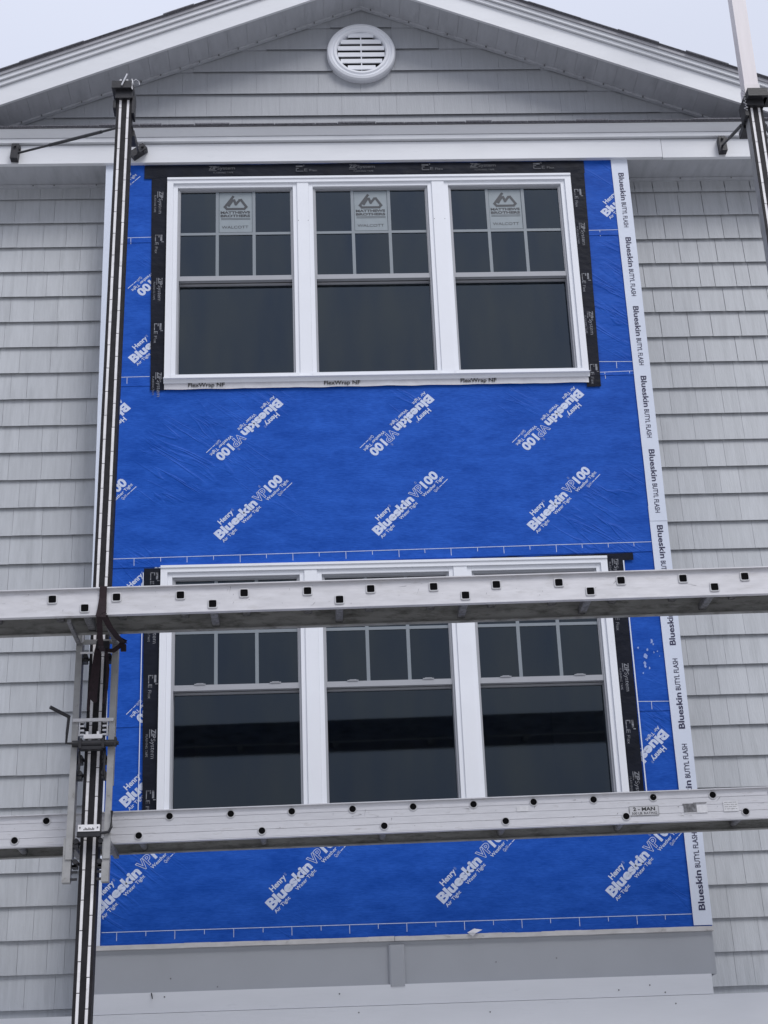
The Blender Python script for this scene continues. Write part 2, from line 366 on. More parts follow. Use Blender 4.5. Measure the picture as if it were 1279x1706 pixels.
bm = BM(); box(bm, WX0, WX1, WY-.002, WY+.0005, 2.3, 2.54)
siding = part('siding', bm, M['shingle'])
siding_inv = siding.matrix_parent_inverse
courses(WX0+.1, BX0+.012, -1); courses(BX1-.012, WX1-.1, 1)
# lower storey outside the frame
for k in range(13):
    x = WX0+.1; z = .12+k*.1815
    while x < WX1-.1:
        w = rs.choice((.12, .16, .2)); shingle_mesh(rest, x+.0016, min(x+w, WX1-.1)-.0016, z, z+.187); x += w
o = stuff(build('shingle_courses', rest, M['shingle'])); o.parent = siding
bm = BM()
for a, b in ((WX0-.02, WX0+.1), (WX1-.1, WX1+.02)): box(bm, a, b, WY-.03, WY+.1, 0, 7.86)
part('corner_board', bm, M['trim'])

# ---- gable wall with courses cut along the rake
APZ, SL = 9.32, .41
def soff(x, off=0.): return APZ + off - SL*abs(x-XC)
bm = BM()
for s in (-1, 1):
    prism(bm, [(0, 7.9), (2.85, 7.9), (2.85, APZ+.1-SL*2.85), (0, APZ+.1)], WY+.001, WY+.15, lambda p, t, s=s: (XC+s*p[0], t, p[1]))
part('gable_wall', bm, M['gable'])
gw = BM()
for j in range(6):
    z = 8.222 + j*.1862
    hw = max(0, (APZ+.03 - z)/SL); hw2 = max(0.02, (APZ+.03 - z - .19)/SL)
    x = XC-hw; 
    # course clipped by the slope: shingles as quads with slanted tops at the ends
    while x < XC+hw-.005:
        w = rs.choice((.12, .17, .21, .26)); b = min(x+w, XC+hw)
        if j == 5 or True:
            za = min(z+.192, soff(x, .03)); zb = min(z+.192, soff(b, .03))
            if za < z+.004: za = z+.004
            if zb < z+.004: zb = z+.004
            if za > z+.06 and zb > z+.06:
                th = .020; xa, xb = x+.0005, b-.0005
                A = [gw.verts.new(p) for p in ((xa, WY-th, z), (xa, WY-th+.002, z), (xa, WY-th+.006, z+.034), (xa, WY-.0005, z+.036), (xa, WY-.0005, za), (xa, WY-th+(za-z)/.192*.017, za))]
                B = [gw.verts.new(p) for p in ((xb, WY-th, z), (xb, WY-th+.002, z), (xb, WY-th+.006, z+.034), (xb, WY-.0005, z+.036), (xb, WY-.0005, zb), (xb, WY-th+(zb-z)/.192*.017, zb))]
                for i in range(6): gw.faces.new((A[i], B[i], B[(i+1) % 6], A[(i+1) % 6]))
                gw.faces.new((A[0], A[5], A[2], A[1])); gw.faces.new((A[2], A[5], A[4], A[3]))
                gw.faces.new((B[1], B[2], B[5], B[0])); gw.faces.new((B[3], B[4], B[5], B[2]))
                x = b; continue
            th = .016; q = [gw.verts.new(p) for p in ((x+.0005, WY-th, z), (b-.0005, WY-th, z), (b-.0008, WY, z), (x+.0008, WY, z),
                 (x+.0008, WY-th+(za-z)/.192*.013, za), (b-.0008, WY-th+(zb-z)/.192*.013, zb), (b-.0008, WY, zb), (x+.0008, WY, za))]
            for f in ((3,2,1,0),(4,5,6,7),(0,1,5,4),(1,2,6,5),(2,3,7,6),(3,0,4,7)): gw.faces.new([q[i] for i in f])
        x = b
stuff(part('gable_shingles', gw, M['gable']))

# ---- rake: soffit panels, fascia, mouldings, roof
FY = -.04
def rake(bm, s, a, b, o0, o1, y0, y1):
    """bar following one slope between |dx| a..b, vertical offsets o0..o1 over the soffit line"""
    v = []
    for dx, o_ in ((a, o0), (b, o0), (b, o1), (a, o1)):
        for y in (y0, y1): v.append(bm.verts.new((XC+s*dx, y, APZ+o_-SL*dx)))
    for f in ((0,2,4,6),(1,7,5,3),(0,1,3,2),(2,3,5,4),(4,5,7,6),(6,7,1,0)): bm.faces.new([v[i] for i in f])
    bmesh.ops.recalc_face_normals(bm, faces=bm.faces)
RE = 3.2
for s in (-1, 1):
    n = 24
    for i in range(n):
        bm = BM(); a, b = i*RE/n, (i+1)*RE/n
        rake(bm, s, a+(.0006 if i else 0), b-.0006, 0, .012, FY+.02, WY-.002); part('soffit_panel', bm, M['soffit'])
    bm = BM(); rake(bm, s, 0, RE, .0125, .06, FY+.02, WY); part('soffit_backing', bm, M['soffit'])
    bm = BM(); rake(bm, s, 0, RE, -.016, -.0005, WY-.045, WY-.018)
    dots = BM()
    for i in range(n):
        a = (i+.5)*RE/n; xx = XC+s*a; zz = APZ-SL*a-.012
        box(dots, xx-.004, xx+.004, WY-.056, WY-.0455, zz-.006, zz+.004)
    part('rake_channel', bm, M['soffit']); stuff(part('channel_clips', dots, M['scuff']))
    bm = BM(); rake(bm, s, 0, RE, -.006, .136, FY, FY+.02); part('rake_board', bm, M['trim'])
    bm = BM(); rake(bm, s, 0, RE, .141, .168, FY-.018, FY+.02); rake(bm, s, 0, RE, .174, .203, FY-.034, FY+.02); rake(bm, s, 0, RE, .1365, .174, FY+.0165, FY+.0195)
    part('rake_moulding', bm, M['trim'])
    bm = BM(); rake(bm, s, 0, RE+.03, .2035, .226, FY-.046, FY+.02); part('drip_edge', bm, M['drip'])
    bm = BM(); rake(bm, s, 0, RE+.03, .15, .226, FY+.021, 9.4); rake(bm, s, 0, RE+.03, .2265, .236, FY-.05, 9.4)
    rf = part('roof', bm, M['roof'])
    tabs = BM(); dx = .05
    while dx < RE:
        w = rs.uniform(.16, .30); hgt = rs.uniform(.0, .005)
        rake(tabs, s, dx, min(dx+w, RE+.02)-.001, .2365, .2365+.003+hgt, FY-.056-rs.uniform(0, .012), .6); dx += w + 0
    t_ = build('roof_shingles', tabs, M['roof']); t_.parent = rf; stuff(t_)

# ---- eave return across the wall
bm = BM(); box(bm, WX0-.25, 2.385, FY, FY+.03, 7.848, 7.987); part('eave_board', bm, M['trim'])
bm = BM(); box(bm, 2.388, WX1+.25, FY+.001, FY+.03, 7.844, 7.986); part('eave_board', bm, M['trim'])
bm = BM()
box(bm, WX0-.27, WX1+.27, FY-.022, FY+.03, 7.998, 8.027)
prism(bm, [(FY-.026, 8.031), (FY+.03, 8.031), (FY+.03, 8.078), (FY-.062, 8.078), (FY-.052, 8.062)], WX0-.27, WX1+.27, lambda p, t: (t, p[0], p[1]))
box(bm, WX0-.27, WX1+.27, FY+.026, FY+.05, 7.95, 8.034)
part('eave_moulding', bm, M['trim'])
bm = BM()
prism(bm, [(FY-.072, 8.0785), (WY, 8.0785+.1), (WY, 8.0865+.1), (FY-.072, 8.0855)], WX0-.27, WX1+.27, lambda p, t: (t, p[0], p[1]))
x = WX0-.27
while x < WX1+.27:
    w = rs.uniform(.12, .3); h = rs.choice((.0005, .001, .005))
    box(bm, x, x+w-.004, FY-.078-h, FY+.05, 8.0865, 8.0905+h); x += w
part('pent_roof', bm, M['roof'])
for a, b in ((WX0-.22, BX0-.002), (BX1+.002, WX1+.22)):
    bm = BM(); prism(bm, [(FY+.031, 7.850), (WY, 7.866), (WY, 7.88), (FY+.031, 7.87)], a+.001, b-.001, lambda p, t: (t, p[0], p[1])); part('soffit_panel', bm, M['soffit'])
for a, b in ((WX0, BX0-.003), (BX1+.003, WX1)):
    bm = BM(); box(bm, a, b, WY-.03, WY-.0005, 7.845, 7.862)
    t = a+.05
    dots = BM()
    while t < b: box(dots, t, t+.009, WY-.034, WY-.0305, 7.850, 7.858); t += rs.choice((.07, .14, .28, .35))
    part('eave_channel', bm, M['soffit']); stuff(part('channel_clips', dots, M['scuff']))

# ---- round gable vent
vx, vz = .42, 8.915
vent_c = (vx, WY)
bm = BM()
prof = [(.240, 0), (.240, -.045), (.232, -.060), (.214, -.066), (.206, -.058), (.198, -.058), (.190, -.066), (.176, -.066), (.168, -.054), (.166, -.0)]
seg = 72; rings = []
for k in range(seg):
    a = 2*math.pi*k/seg; rings.append([bm.verts.new((vx+r*math.cos(a), WY-.002+y, vz+r*math.sin(a))) for r, y in prof])
for k in range(seg):
    A, B = rings[k], rings[(k+1) % seg]
    for i in range(len(prof)-1): bm.faces.new((A[i], A[i+1], B[i+1], B[i]))
bmesh.ops.recalc_face_normals(bm, faces=bm.faces)
vent = part('gable_vent', bm, M['window'], smooth=False)
bm = BM(); vs_ = [bm.verts.new((vx+.17*math.cos(2*math.pi*k/48), WY-.019, vz+.17*math.sin(2*math.pi*k/48))) for k in range(48)]
f_ = bm.faces.new(vs_); bmesh.ops.recalc_face_normals(bm, faces=bm.faces)
if f_.normal.y > 0: f_.normal_flip()
b_ = build('vent_backing', bm, M['dark']); b_.parent = vent
for j in range(7):
    zc = vz + .150 - j*.055
    zm = zc if abs(zc-vz) < .16 else None
    if zm is None: continue
    hw = math.sqrt(max(.167**2 - (zc-.010-vz)**2, .0001)) - .002
    bm = BM(); prism(bm, [(-.052, zc-.022), (-.046, zc-.024), (-.022, zc+.026), (-.026, zc+.030), (-.052, zc+.010)], vx-hw, vx+hw, lambda p, t: (t, WY+p[0], p[1]))
    l_ = build('louvre', bm, M['window']); l_.parent = vent
bm = BM(); box(bm, vx-.004, vx+.004, WY-.050, WY-.02, vz-.15, vz+.13); l_ = build('mullion', bm, M['window']); l_.parent = vent

# ---- base of the bay
bm = BM(); box(bm, BX0, BX1-.02, -.004, .2, 2.6, 2.826); part('base_panel', bm, M['panel'])
bm = BM(); prism(bm, [(.368, -.0045), (.459, -.0045), (.455, -.020), (.447, -.026), (.380, -.026), (.372, -.020)], 2.588, 2.806, lambda p, t: (p[0], p[1], t)); part('batten', bm, M['panel'])
bm = BM(); 
for a, b in ((BX0-.004, .405), (.408, BX1+.002)): 
    N = 24
    for i in range(N):
        xa, xb = a+(b-a)*i/N, a+(b-a)*(i+1)/N
        box(bm, xa, xb, -.020-.002*noise.noise((xa*3, 0, 1)), .1, 2.8265+.002*noise.noise((xa*4, 2, 1)), 2.851+.003*noise.noise((xa*5, 5, 1)))
part('ledge', bm, M['ledge'])
bm = BM(); box(bm, BX0, 2.112, -.022, .2, 2.494, 2.5995); part('base_trim', bm, M['trim'])
bm = BM(); box(bm, WX0-.03, WX1+.03, -.028, .24, 2.325, 2.4915); part('belt_board', bm, M['trim'])
bm = BM()
for x_, z_ in ((.1, 2.56), (-.83, 2.575), (1.6, 2.53), (1.77, 2.55), (-.55, 2.62), (.95, 2.70), (1.28, 2.71), (.2, 2.46), (.9, 2.44), (1.9, 2.45), (1.85, 2.51), (-.8, 2.67)):
    yy = -.0225 if 2.494 < z_ < 2.6 else (-.0285 if z_ < 2.494 else -.0045)
    tube(bm, [(x_, yy+.002, z_), (x_, yy-.0012, z_)], .0042, 8)
part('nail_heads', bm, M['scuff'])
bm = BM(); tube(bm, [(-.90, -.02, 2.597), (-.895, -.034, 2.580), (-.892, -.04, 2.566)], .003, 6); part('bent_nail', bm, M['black'])
bm = BM(); q = [bm.verts.new(p) for p in ((.80, -.03, 2.856), (.85, -.034, 2.853), (.885, -.024, 2.870), (.84, -.02, 2.878))]; bm.faces.new(q)
q = [bm.verts.new(p) for p in ((.80, -.029, 2.858), (.85, -.033, 2.855), (.83, -.03, 2.835))]; bm.faces.new(q); part('membrane_scrap', bm, M['flex'])

# ---- blue weather barrier sheets
def lapz(z0, tilt, x): return z0 + tilt*(x-XC)
SHEETS = [(2.852, .0, 4.10, .001), (4.066, .004, 5.09, .002), (5.040, .0106, 6.30, .003), (6.235, .006, 7.32, .004), (7.262, .003, 7.868, .005)]
sheet_objs = []
bm0 = None
for i, (zb, tilt, zt, dep) in enumerate(SHEETS):
    bm = BM(); N = 70; F = []; Bk = []
    yf = -.0015-.0018*i
    for k in range(N+1):
        x = BX0+.001+(BX1-BX0-.002)*k/N
        e = .0035*noise.noise((x*2.3, i*7.1, 0)) + .0015*noise.noise((x*9, i*3.3, 4))
        z = lapz(zb, tilt, x) + e
        lift = -.0008 - .003*abs(noise.noise((x*3.1, i*5.7, 9)))
        F.append([bm.verts.new((x, yf+lift if i else yf, z)), bm.verts.new((x, yf, z+.05)), bm.verts.new((x, yf, zt))])
        Bk.append([bm.verts.new((x, .0, z)), bm.verts.new((x, .0, zt))])
    for k in range(N):
        a, b = F[k], F[k+1]
        bm.faces.new((a[0], b[0], b[1], a[1])); bm.faces.new((a[1], b[1], b[2], a[2]))
        bm.faces.new((Bk[k][0], Bk[k+1][0], b[0], a[0]))
        bm.faces.new((a[2], b[2], Bk[k+1][1], Bk[k][1]))
    # window openings in the sheet are covered by the casing; cut them out so the glass stays open
    for a_, b_ in ((3.60, 4.95), (6.32, 7.68)):
        pass
    bmesh.ops.recalc_face_normals(bm, faces=bm.faces)
    # cut openings
    for co, no in (((OX0, 0, 0), (1, 0, 0)), ((OX1, 0, 0), (1, 0, 0)), ((0, 0, 3.56), (0, 0, 1)), ((0, 0, 4.99), (0, 0, 1)), ((0, 0, 6.285), (0, 0, 1)), ((0, 0, 7.715), (0, 0, 1))):
        bmesh.ops.bisect_plane(bm, geom=bm.verts[:]+bm.edges[:]+bm.faces[:], plane_co=co, plane_no=no)
    kill = []
    for f in bm.faces:
        c = f.calc_center_median()
        if OX0 < c.x < OX1 and (3.56 < c.z < 4.99 or 6.285 < c.z < 7.715): kill.append(f)
    bmesh.ops.delete(bm, geom=kill, context='FACES')
    sheet_objs.append(part('weather_barrier', bm, M['blue']))
def yp(i): return -.0015-.0018*i-.0009
CL = (BX0+.004, BX1-.004)
U = .0597
LOGO = [('Blueskin', 0, 0, 5.36, 1, .048, 0, 0), ('VP', 5.42, 0, 1.52, 1.02, .045, .042, 0), ('100', 7.08, 0, 1.97, 1, .045, 0, 0),
        ('Henry', 1.18, 1.10, 1.8, .55, .03, 0, 0), ('Air Tight', .02, -.46, 1.9, .33, .015, 0, 0), ('Water Tight', 2.83, -.46, 2.5, .33, .015, 0, 0),
        ('Weather Tight', 6.26, -.46, 3.04, .33, .015, 0, 0), ('®', 3.05, 1.28, .18, .28, 0, 0, 1), ('®', 6.72, 1.12, .2, .28, 0, 0, 1),
        ('QuiVi', 7.45, -.93, .62, .3, 0, 0, 0), ('#', 8.16, -.86, .35, .07, 0, 0, 0), ('#', 8.60, -.86, .8, .07, 0, 0, 0)]
def logo(x, z, inv, i, parent=None):
    return prints('printed_logo', LOGO, (x, z), R(225 if inv else 45), yp(i), [M['logo'], M['logofaint'], M['blue']], sheet_objs[i],
               clip=(CL[0], CL[1], lapz(SHEETS[i][0], SHEETS[i][1], x)+.01, 7.866 if i == 4 else lapz(SHEETS[i+1][0], SHEETS[i+1][1], x)+.02), unit=U, holes=True)
for x, z, inv, i in ((-.540, 5.190, 0, 2), (.404, 5.194, 0, 2), (1.338, 5.205, 0, 2), (-1.477, 5.186, 0, 2),
                     (-.195, 6.125, 1, 2), (.741, 6.137, 1, 2), (1.678, 6.154, 1, 2), (-1.132, 6.115, 1, 2),
                     (-1.075, 6.383, 0, 3), (-.697, 7.282, 1, 3), (1.979, 7.405, 0, 4), (-1.50, 7.40, 0, 4),
                     (-1.07, 4.80, 0, 1), (-.64, 4.496, 1, 1), (1.984, 3.967, 1, 0), (-1.06, 3.599, 0, 0),
                     (-.253, 3.013, 0, 0), (.683, 3.016, 0, 0), (1.619, 3.021, 0, 0), (-1.19, 3.01, 0, 0)):
    logo(x, z, inv, i)
sr = random.Random(5)
it = []
for (x_, z_, l_) in ((1.985, 4.49, .02), (1.99, 4.475, .012), (1.955, 4.44, .014), (1.94, 4.405, .03), (1.945, 4.398, .02), (1.99, 4.425, .01), (2.01, 4.43, .008), (1.935, 4.36, .02), (1.932, 4.34, .016), (1.955, 4.33, .012), (1.90, 4.455, .012), (2.02, 4.40, .006), (1.915, 4.30, .01)):
    px = [(x_+l_*.6*math.cos(a)*sr.uniform(.3, 1)-l_*.3, z_+l_*.9*math.sin(a)*sr.uniform(.4, 1)) for a in (0, 1, 2, 3, 4, 5)]
    it.append(('#'+';'.join('%.4f,%.4f' % p for p in px), 0, 0, 1, 1, 0, 0, sr.choice((0, 1))))
prints('scuff_mark', it, (0, 0), 0, yp(1)-.0004, [M['logofaint'], M['logofaint']], sheet_objs[1])
# printed lap lines with ticks
def lapline(i, x0, x1, z0, z1, first, step=.1572, dash=True):
    it = []; L_ = math.hypot(x1-x0, z1-z0); an = math.atan2(z1-z0, x1-x0)
    it.append(('#', 0, -.0017, L_, .0034, 0, 0, 0))
    t = first; k = 0
    while t < L_:
        h = .045 if k % 2 == 0 else .024
        it.append(('#', t, -h-.0018, .003, h, 0, 0, 0)); t += step*rs.uniform(.985, 1.015); k += 1
    prints('lap_line', it, (x0, z0), an, yp(i), [M['logo']], sheet_objs[i], clip=CL)
lapline(2, -1.185, 2.045, 5.083, 5.118, .135)
lapline(0, -1.175, 2.045, 2.923, 2.921, .08)
lapline(3, -1.18, -.98, 6.288, 6.290, .06); lapline(3, 1.83, 2.045, 6.341, 6.338, .11); lapline(3, 1.83, 2.045, 6.266, 6.272, .03)
lapline(4, -1.18, -.98, 7.293, 7.297, .06); lapline(4, 1.85, 2.045, 7.305, 7.307, .07)
lapline(1, 1.86, 2.045, 4.131, 4.128, .08)

# ---- tapes
def strip(name, pts, y, m, waves=.0015, seed=0., th=.0015):
    """flat tape following pts [(x_left, x_right, z)], with a slightly uneven edge"""
    bm = BM(); rows = []
    P = []
    for (a0, b0, z0), (a1, b1, z1) in zip(pts, pts[1:]):
        n_ = max(1, int(abs(z1-z0)/.05))
        for k in range(n_): t = k/n_; P.append((a0+(a1-a0)*t, b0+(b1-b0)*t, z0+(z1-z0)*t))
    P.append(pts[-1])
    for a, b, z in P:
        w1 = waves*noise.noise((z*4, seed, 0)); w2 = waves*noise.noise((z*4, seed, 5))
        w3 = .0006*noise.noise((z*6, seed, 8))
        rows.append([bm.verts.new((a+w1, y+th, z)), bm.verts.new((a+w1, y+w3, z)), bm.verts.new((b+w2, y-w3, z)), bm.verts.new((b+w2, y+th, z))])
    for A, B in zip(rows, rows[1:]):
        for k in range(3): bm.faces.new((A[k], A[k+1], B[k+1], B[k]))
    bmesh.ops.recalc_face_normals(bm, faces=bm.faces)
    c = sum((f.normal.y for f in bm.faces if abs(f.normal.y) > .9), 0)
    if c > 0:
        for f in bm.faces: f.normal_flip()
    return part(name, bm, m)
TY = -.0135
bl = strip('butyl_tape', [(BX0-.001, -1.181, 7.862), (BX0-.001, -1.180, 2.852)], TY, M['butyl'], seed=1)
br = strip('butyl_tape', [(2.042, BX1+.001, 7.855), (2.045, BX1+.001, 5.25)], TY, M['butyl'], seed=2)
br2 = strip('butyl_tape', [(2.043, BX1+.0005, 5.35), (2.047, BX1+.001, 2.858)], TY+.002, M['butyl'], seed=3)
def butyl_text(parent, x, z0, z1, downward, y, clip=None):
    L_ = abs(z0-z1)
    it = [('Blueskin', 0, 0, L_*.51, .036, .022, 0, 0), ('BUTYL FLASH', L_*.545, 0, L_*.455, .030, .012, 0, 0)]
    prints('printed_text', it, (x-.014 if downward else x+.016, z0), R(-90 if downward else 90), y-.0012, [M['navy']], parent, clip=clip)
for z0, z1 in ((7.743, 7.322), (7.246, 6.807), (6.732, 6.308), (6.232, 5.805), (5.725, 5.303), (5.222, 4.80)):
    butyl_text(br if z1 > 5.25 else br2, 2.097, z0, z1, True, TY if z1 > 5.25 else TY+.002)
for z0, z1 in ((4.463, 4.86), (3.961, 4.381), (3.44, 3.872), (2.938, 3.365)):
    butyl_text(br2, 2.103, z0, z1, False, TY+.002)
for z0, z1 in ((7.70, 7.28), (7.2, 6.78), (6.7, 6.28), (6.2, 5.78), (5.7, 5.28), (5.2, 4.78), (4.7, 4.28), (4.2, 3.78), (3.7, 3.28), (3.2, 2.9)):
    pass
ZY = -.0145
zl = strip('flashing_tape', [(-.992, -.88, 7.76), (-.973, -.878, 6.190)], ZY, M['zip'], .003, 4)
zr = strip('flashing_tape', [(1.75, 1.856, 7.76), (1.74, 1.828, 6.163)], ZY, M['zip'], .003, 5)
zl2 = strip('flashing_tape', [(-.988, -.87, 5.016), (-.968, -.87, 3.50)], ZY, M['zip'], .002, 6)
zr2 = strip('flashing_tape', [(1.75, 1.855, 5.036), (1.75, 1.846, 3.50)], ZY, M['zip'], .002, 7)
bm = BM(); N = 60; A = []
for k in range(N+1):
    x = -1.04 + 2.9*k/N; zl_ = 7.745+.006*noise.noise((x*6, 1, 1)) if x > -.97 else 7.738; zt_ = 7.842+.004*noise.noise((x*5, 4, 1))
    A.append((bm.verts.new((x, ZY-.001-.003*abs(noise.noise((x*5, 2, 2))), zl_)), bm.verts.new((x, ZY-.0012-.004*abs(noise.noise((x*7, 3, 2))), (zl_+zt_)/2)), bm.verts.new((x, ZY-.001, zt_))))
for a, b in zip(A, A[1:]):
    for j in (0, 1): bm.faces.new((a[j], b[j], b[j+1], a[j+1]))
ztop = part('flashing_tape', bm, M['zip'])
bm = BM(); A = []
for k in range(30):
    x = .95 + .97*k/29
    A.append((bm.verts.new((x, ZY-.001, 5.0)), bm.verts.new((x, ZY-.002, 5.034+.012*(k/29)+.005*noise.noise((x*8, 1, 7))))))
for a, b in zip(A, A[1:]): bm.faces.new((a[0], b[0], b[1], a[1]))
part('flashing_tape', bm, M['zip'])
bm = BM(); box(bm, -.994, -.9895, ZY-.0006, ZY+.001, 3.5, 4.99); part('release_film', bm, M['butyl'])
bm = BM(); box(bm, 1.856, 1.863, ZY-.0006, ZY+.001, 3.5, 5.0, xf=Matrix.Identity(4)); part('release_film', bm, M['butyl'])
ZIP = [('ZIP', 0, 0, .052, .028, .03, 0, 0), ('System', .055, 0, .115, .024, 0, 0, 0), ('#', 0, -.010, .05, .004, 0, 0, 0), ('FLASHING TAPE', .03, -.030, .13, .012, 0, 0, 0)]
TP = [('#', 0, .012, .045, .012, 0, 0, 0), ('#', 0, .0, .02, .006, 0, 0, 0), ('#', .05, .018, .006, .016, 0, 0, 0), ('#', .0, -.022, .05, .005, 0, 0, 0), ('#', .0, -.016, .006, .013, 0, 0, 0), ('E', .056, -.022, .02, .022, 0, 0, 0), ('Flex', .090, -.022, .05, .018, 0, 0, 0)]
def zprint(par, x, z, kind, ang=-90, y=None):
    prints('printed_text', ZIP if kind == 'Z' else TP, (x, z), R(ang), (y or ZY)-.0012, [M['zipprint']], par)
for z, k in ((7.64, 'Z'), (7.31, 'P'), (6.99, 'Z'), (6.66, 'P'), (6.315, 'Z')): zprint(zl, -.943+(7.64-z)*.008, z, k)
for z, k in ((7.62, 'P'), (7.36, 'Z'), (6.98, 'P'), (6.70, 'Z'), (6.32, 'P')): zprint(zr, 1.80-(7.64-z)*.006, z, k)
for z, k in ((4.99, 'P'), (4.72, 'Z'), (4.36, 'P'), (4.04, 'Z'), (3.69, 'P')): zprint(zl2, -.928, z, k)
for z, k in ((5.02, 'Z'), (4.70, 'P'), (4.36, 'Z'), (4.02, 'P'), (3.72, 'Z')): zprint(zr2, 1.80, z, k)
for x_, k in ((-.62, 'Z'), (-.05, 'P'), (.30, 'Z'), (.78, 'P'), (1.10, 'Z'), (1.52, 'P')): 
    prints('printed_text', ZIP if k == 'Z' else TP, (x_, 7.80), 0, ZY-.0065, [M['zipfaint']], ztop)
# flexible white flashing under the upper windows
bm = BM(); A = []
for k in range(70):
    x = -.888+2.642*k/69
    A.append((bm.verts.new((x, ZY-.003-.004*abs(noise.noise((x*9, 5, 1))), 6.192+.004*noise.noise((x*7, 1, 9)))), bm.verts.new((x, ZY-.0035, 6.262))))
for a, b in zip(A, A[1:]): bm.faces.new((a[0], b[0], b[1], a[1]))
fx = part('flexible_flashing', bm, M['flex'])
for x_ in (-.74, .10, .95): prints('printed_text', [('FlexWrap NF', 0, 0, .225, .026, .02, 0, 0)], (x_, 6.205), 0, ZY-.0085, [M['blackink']], fx)

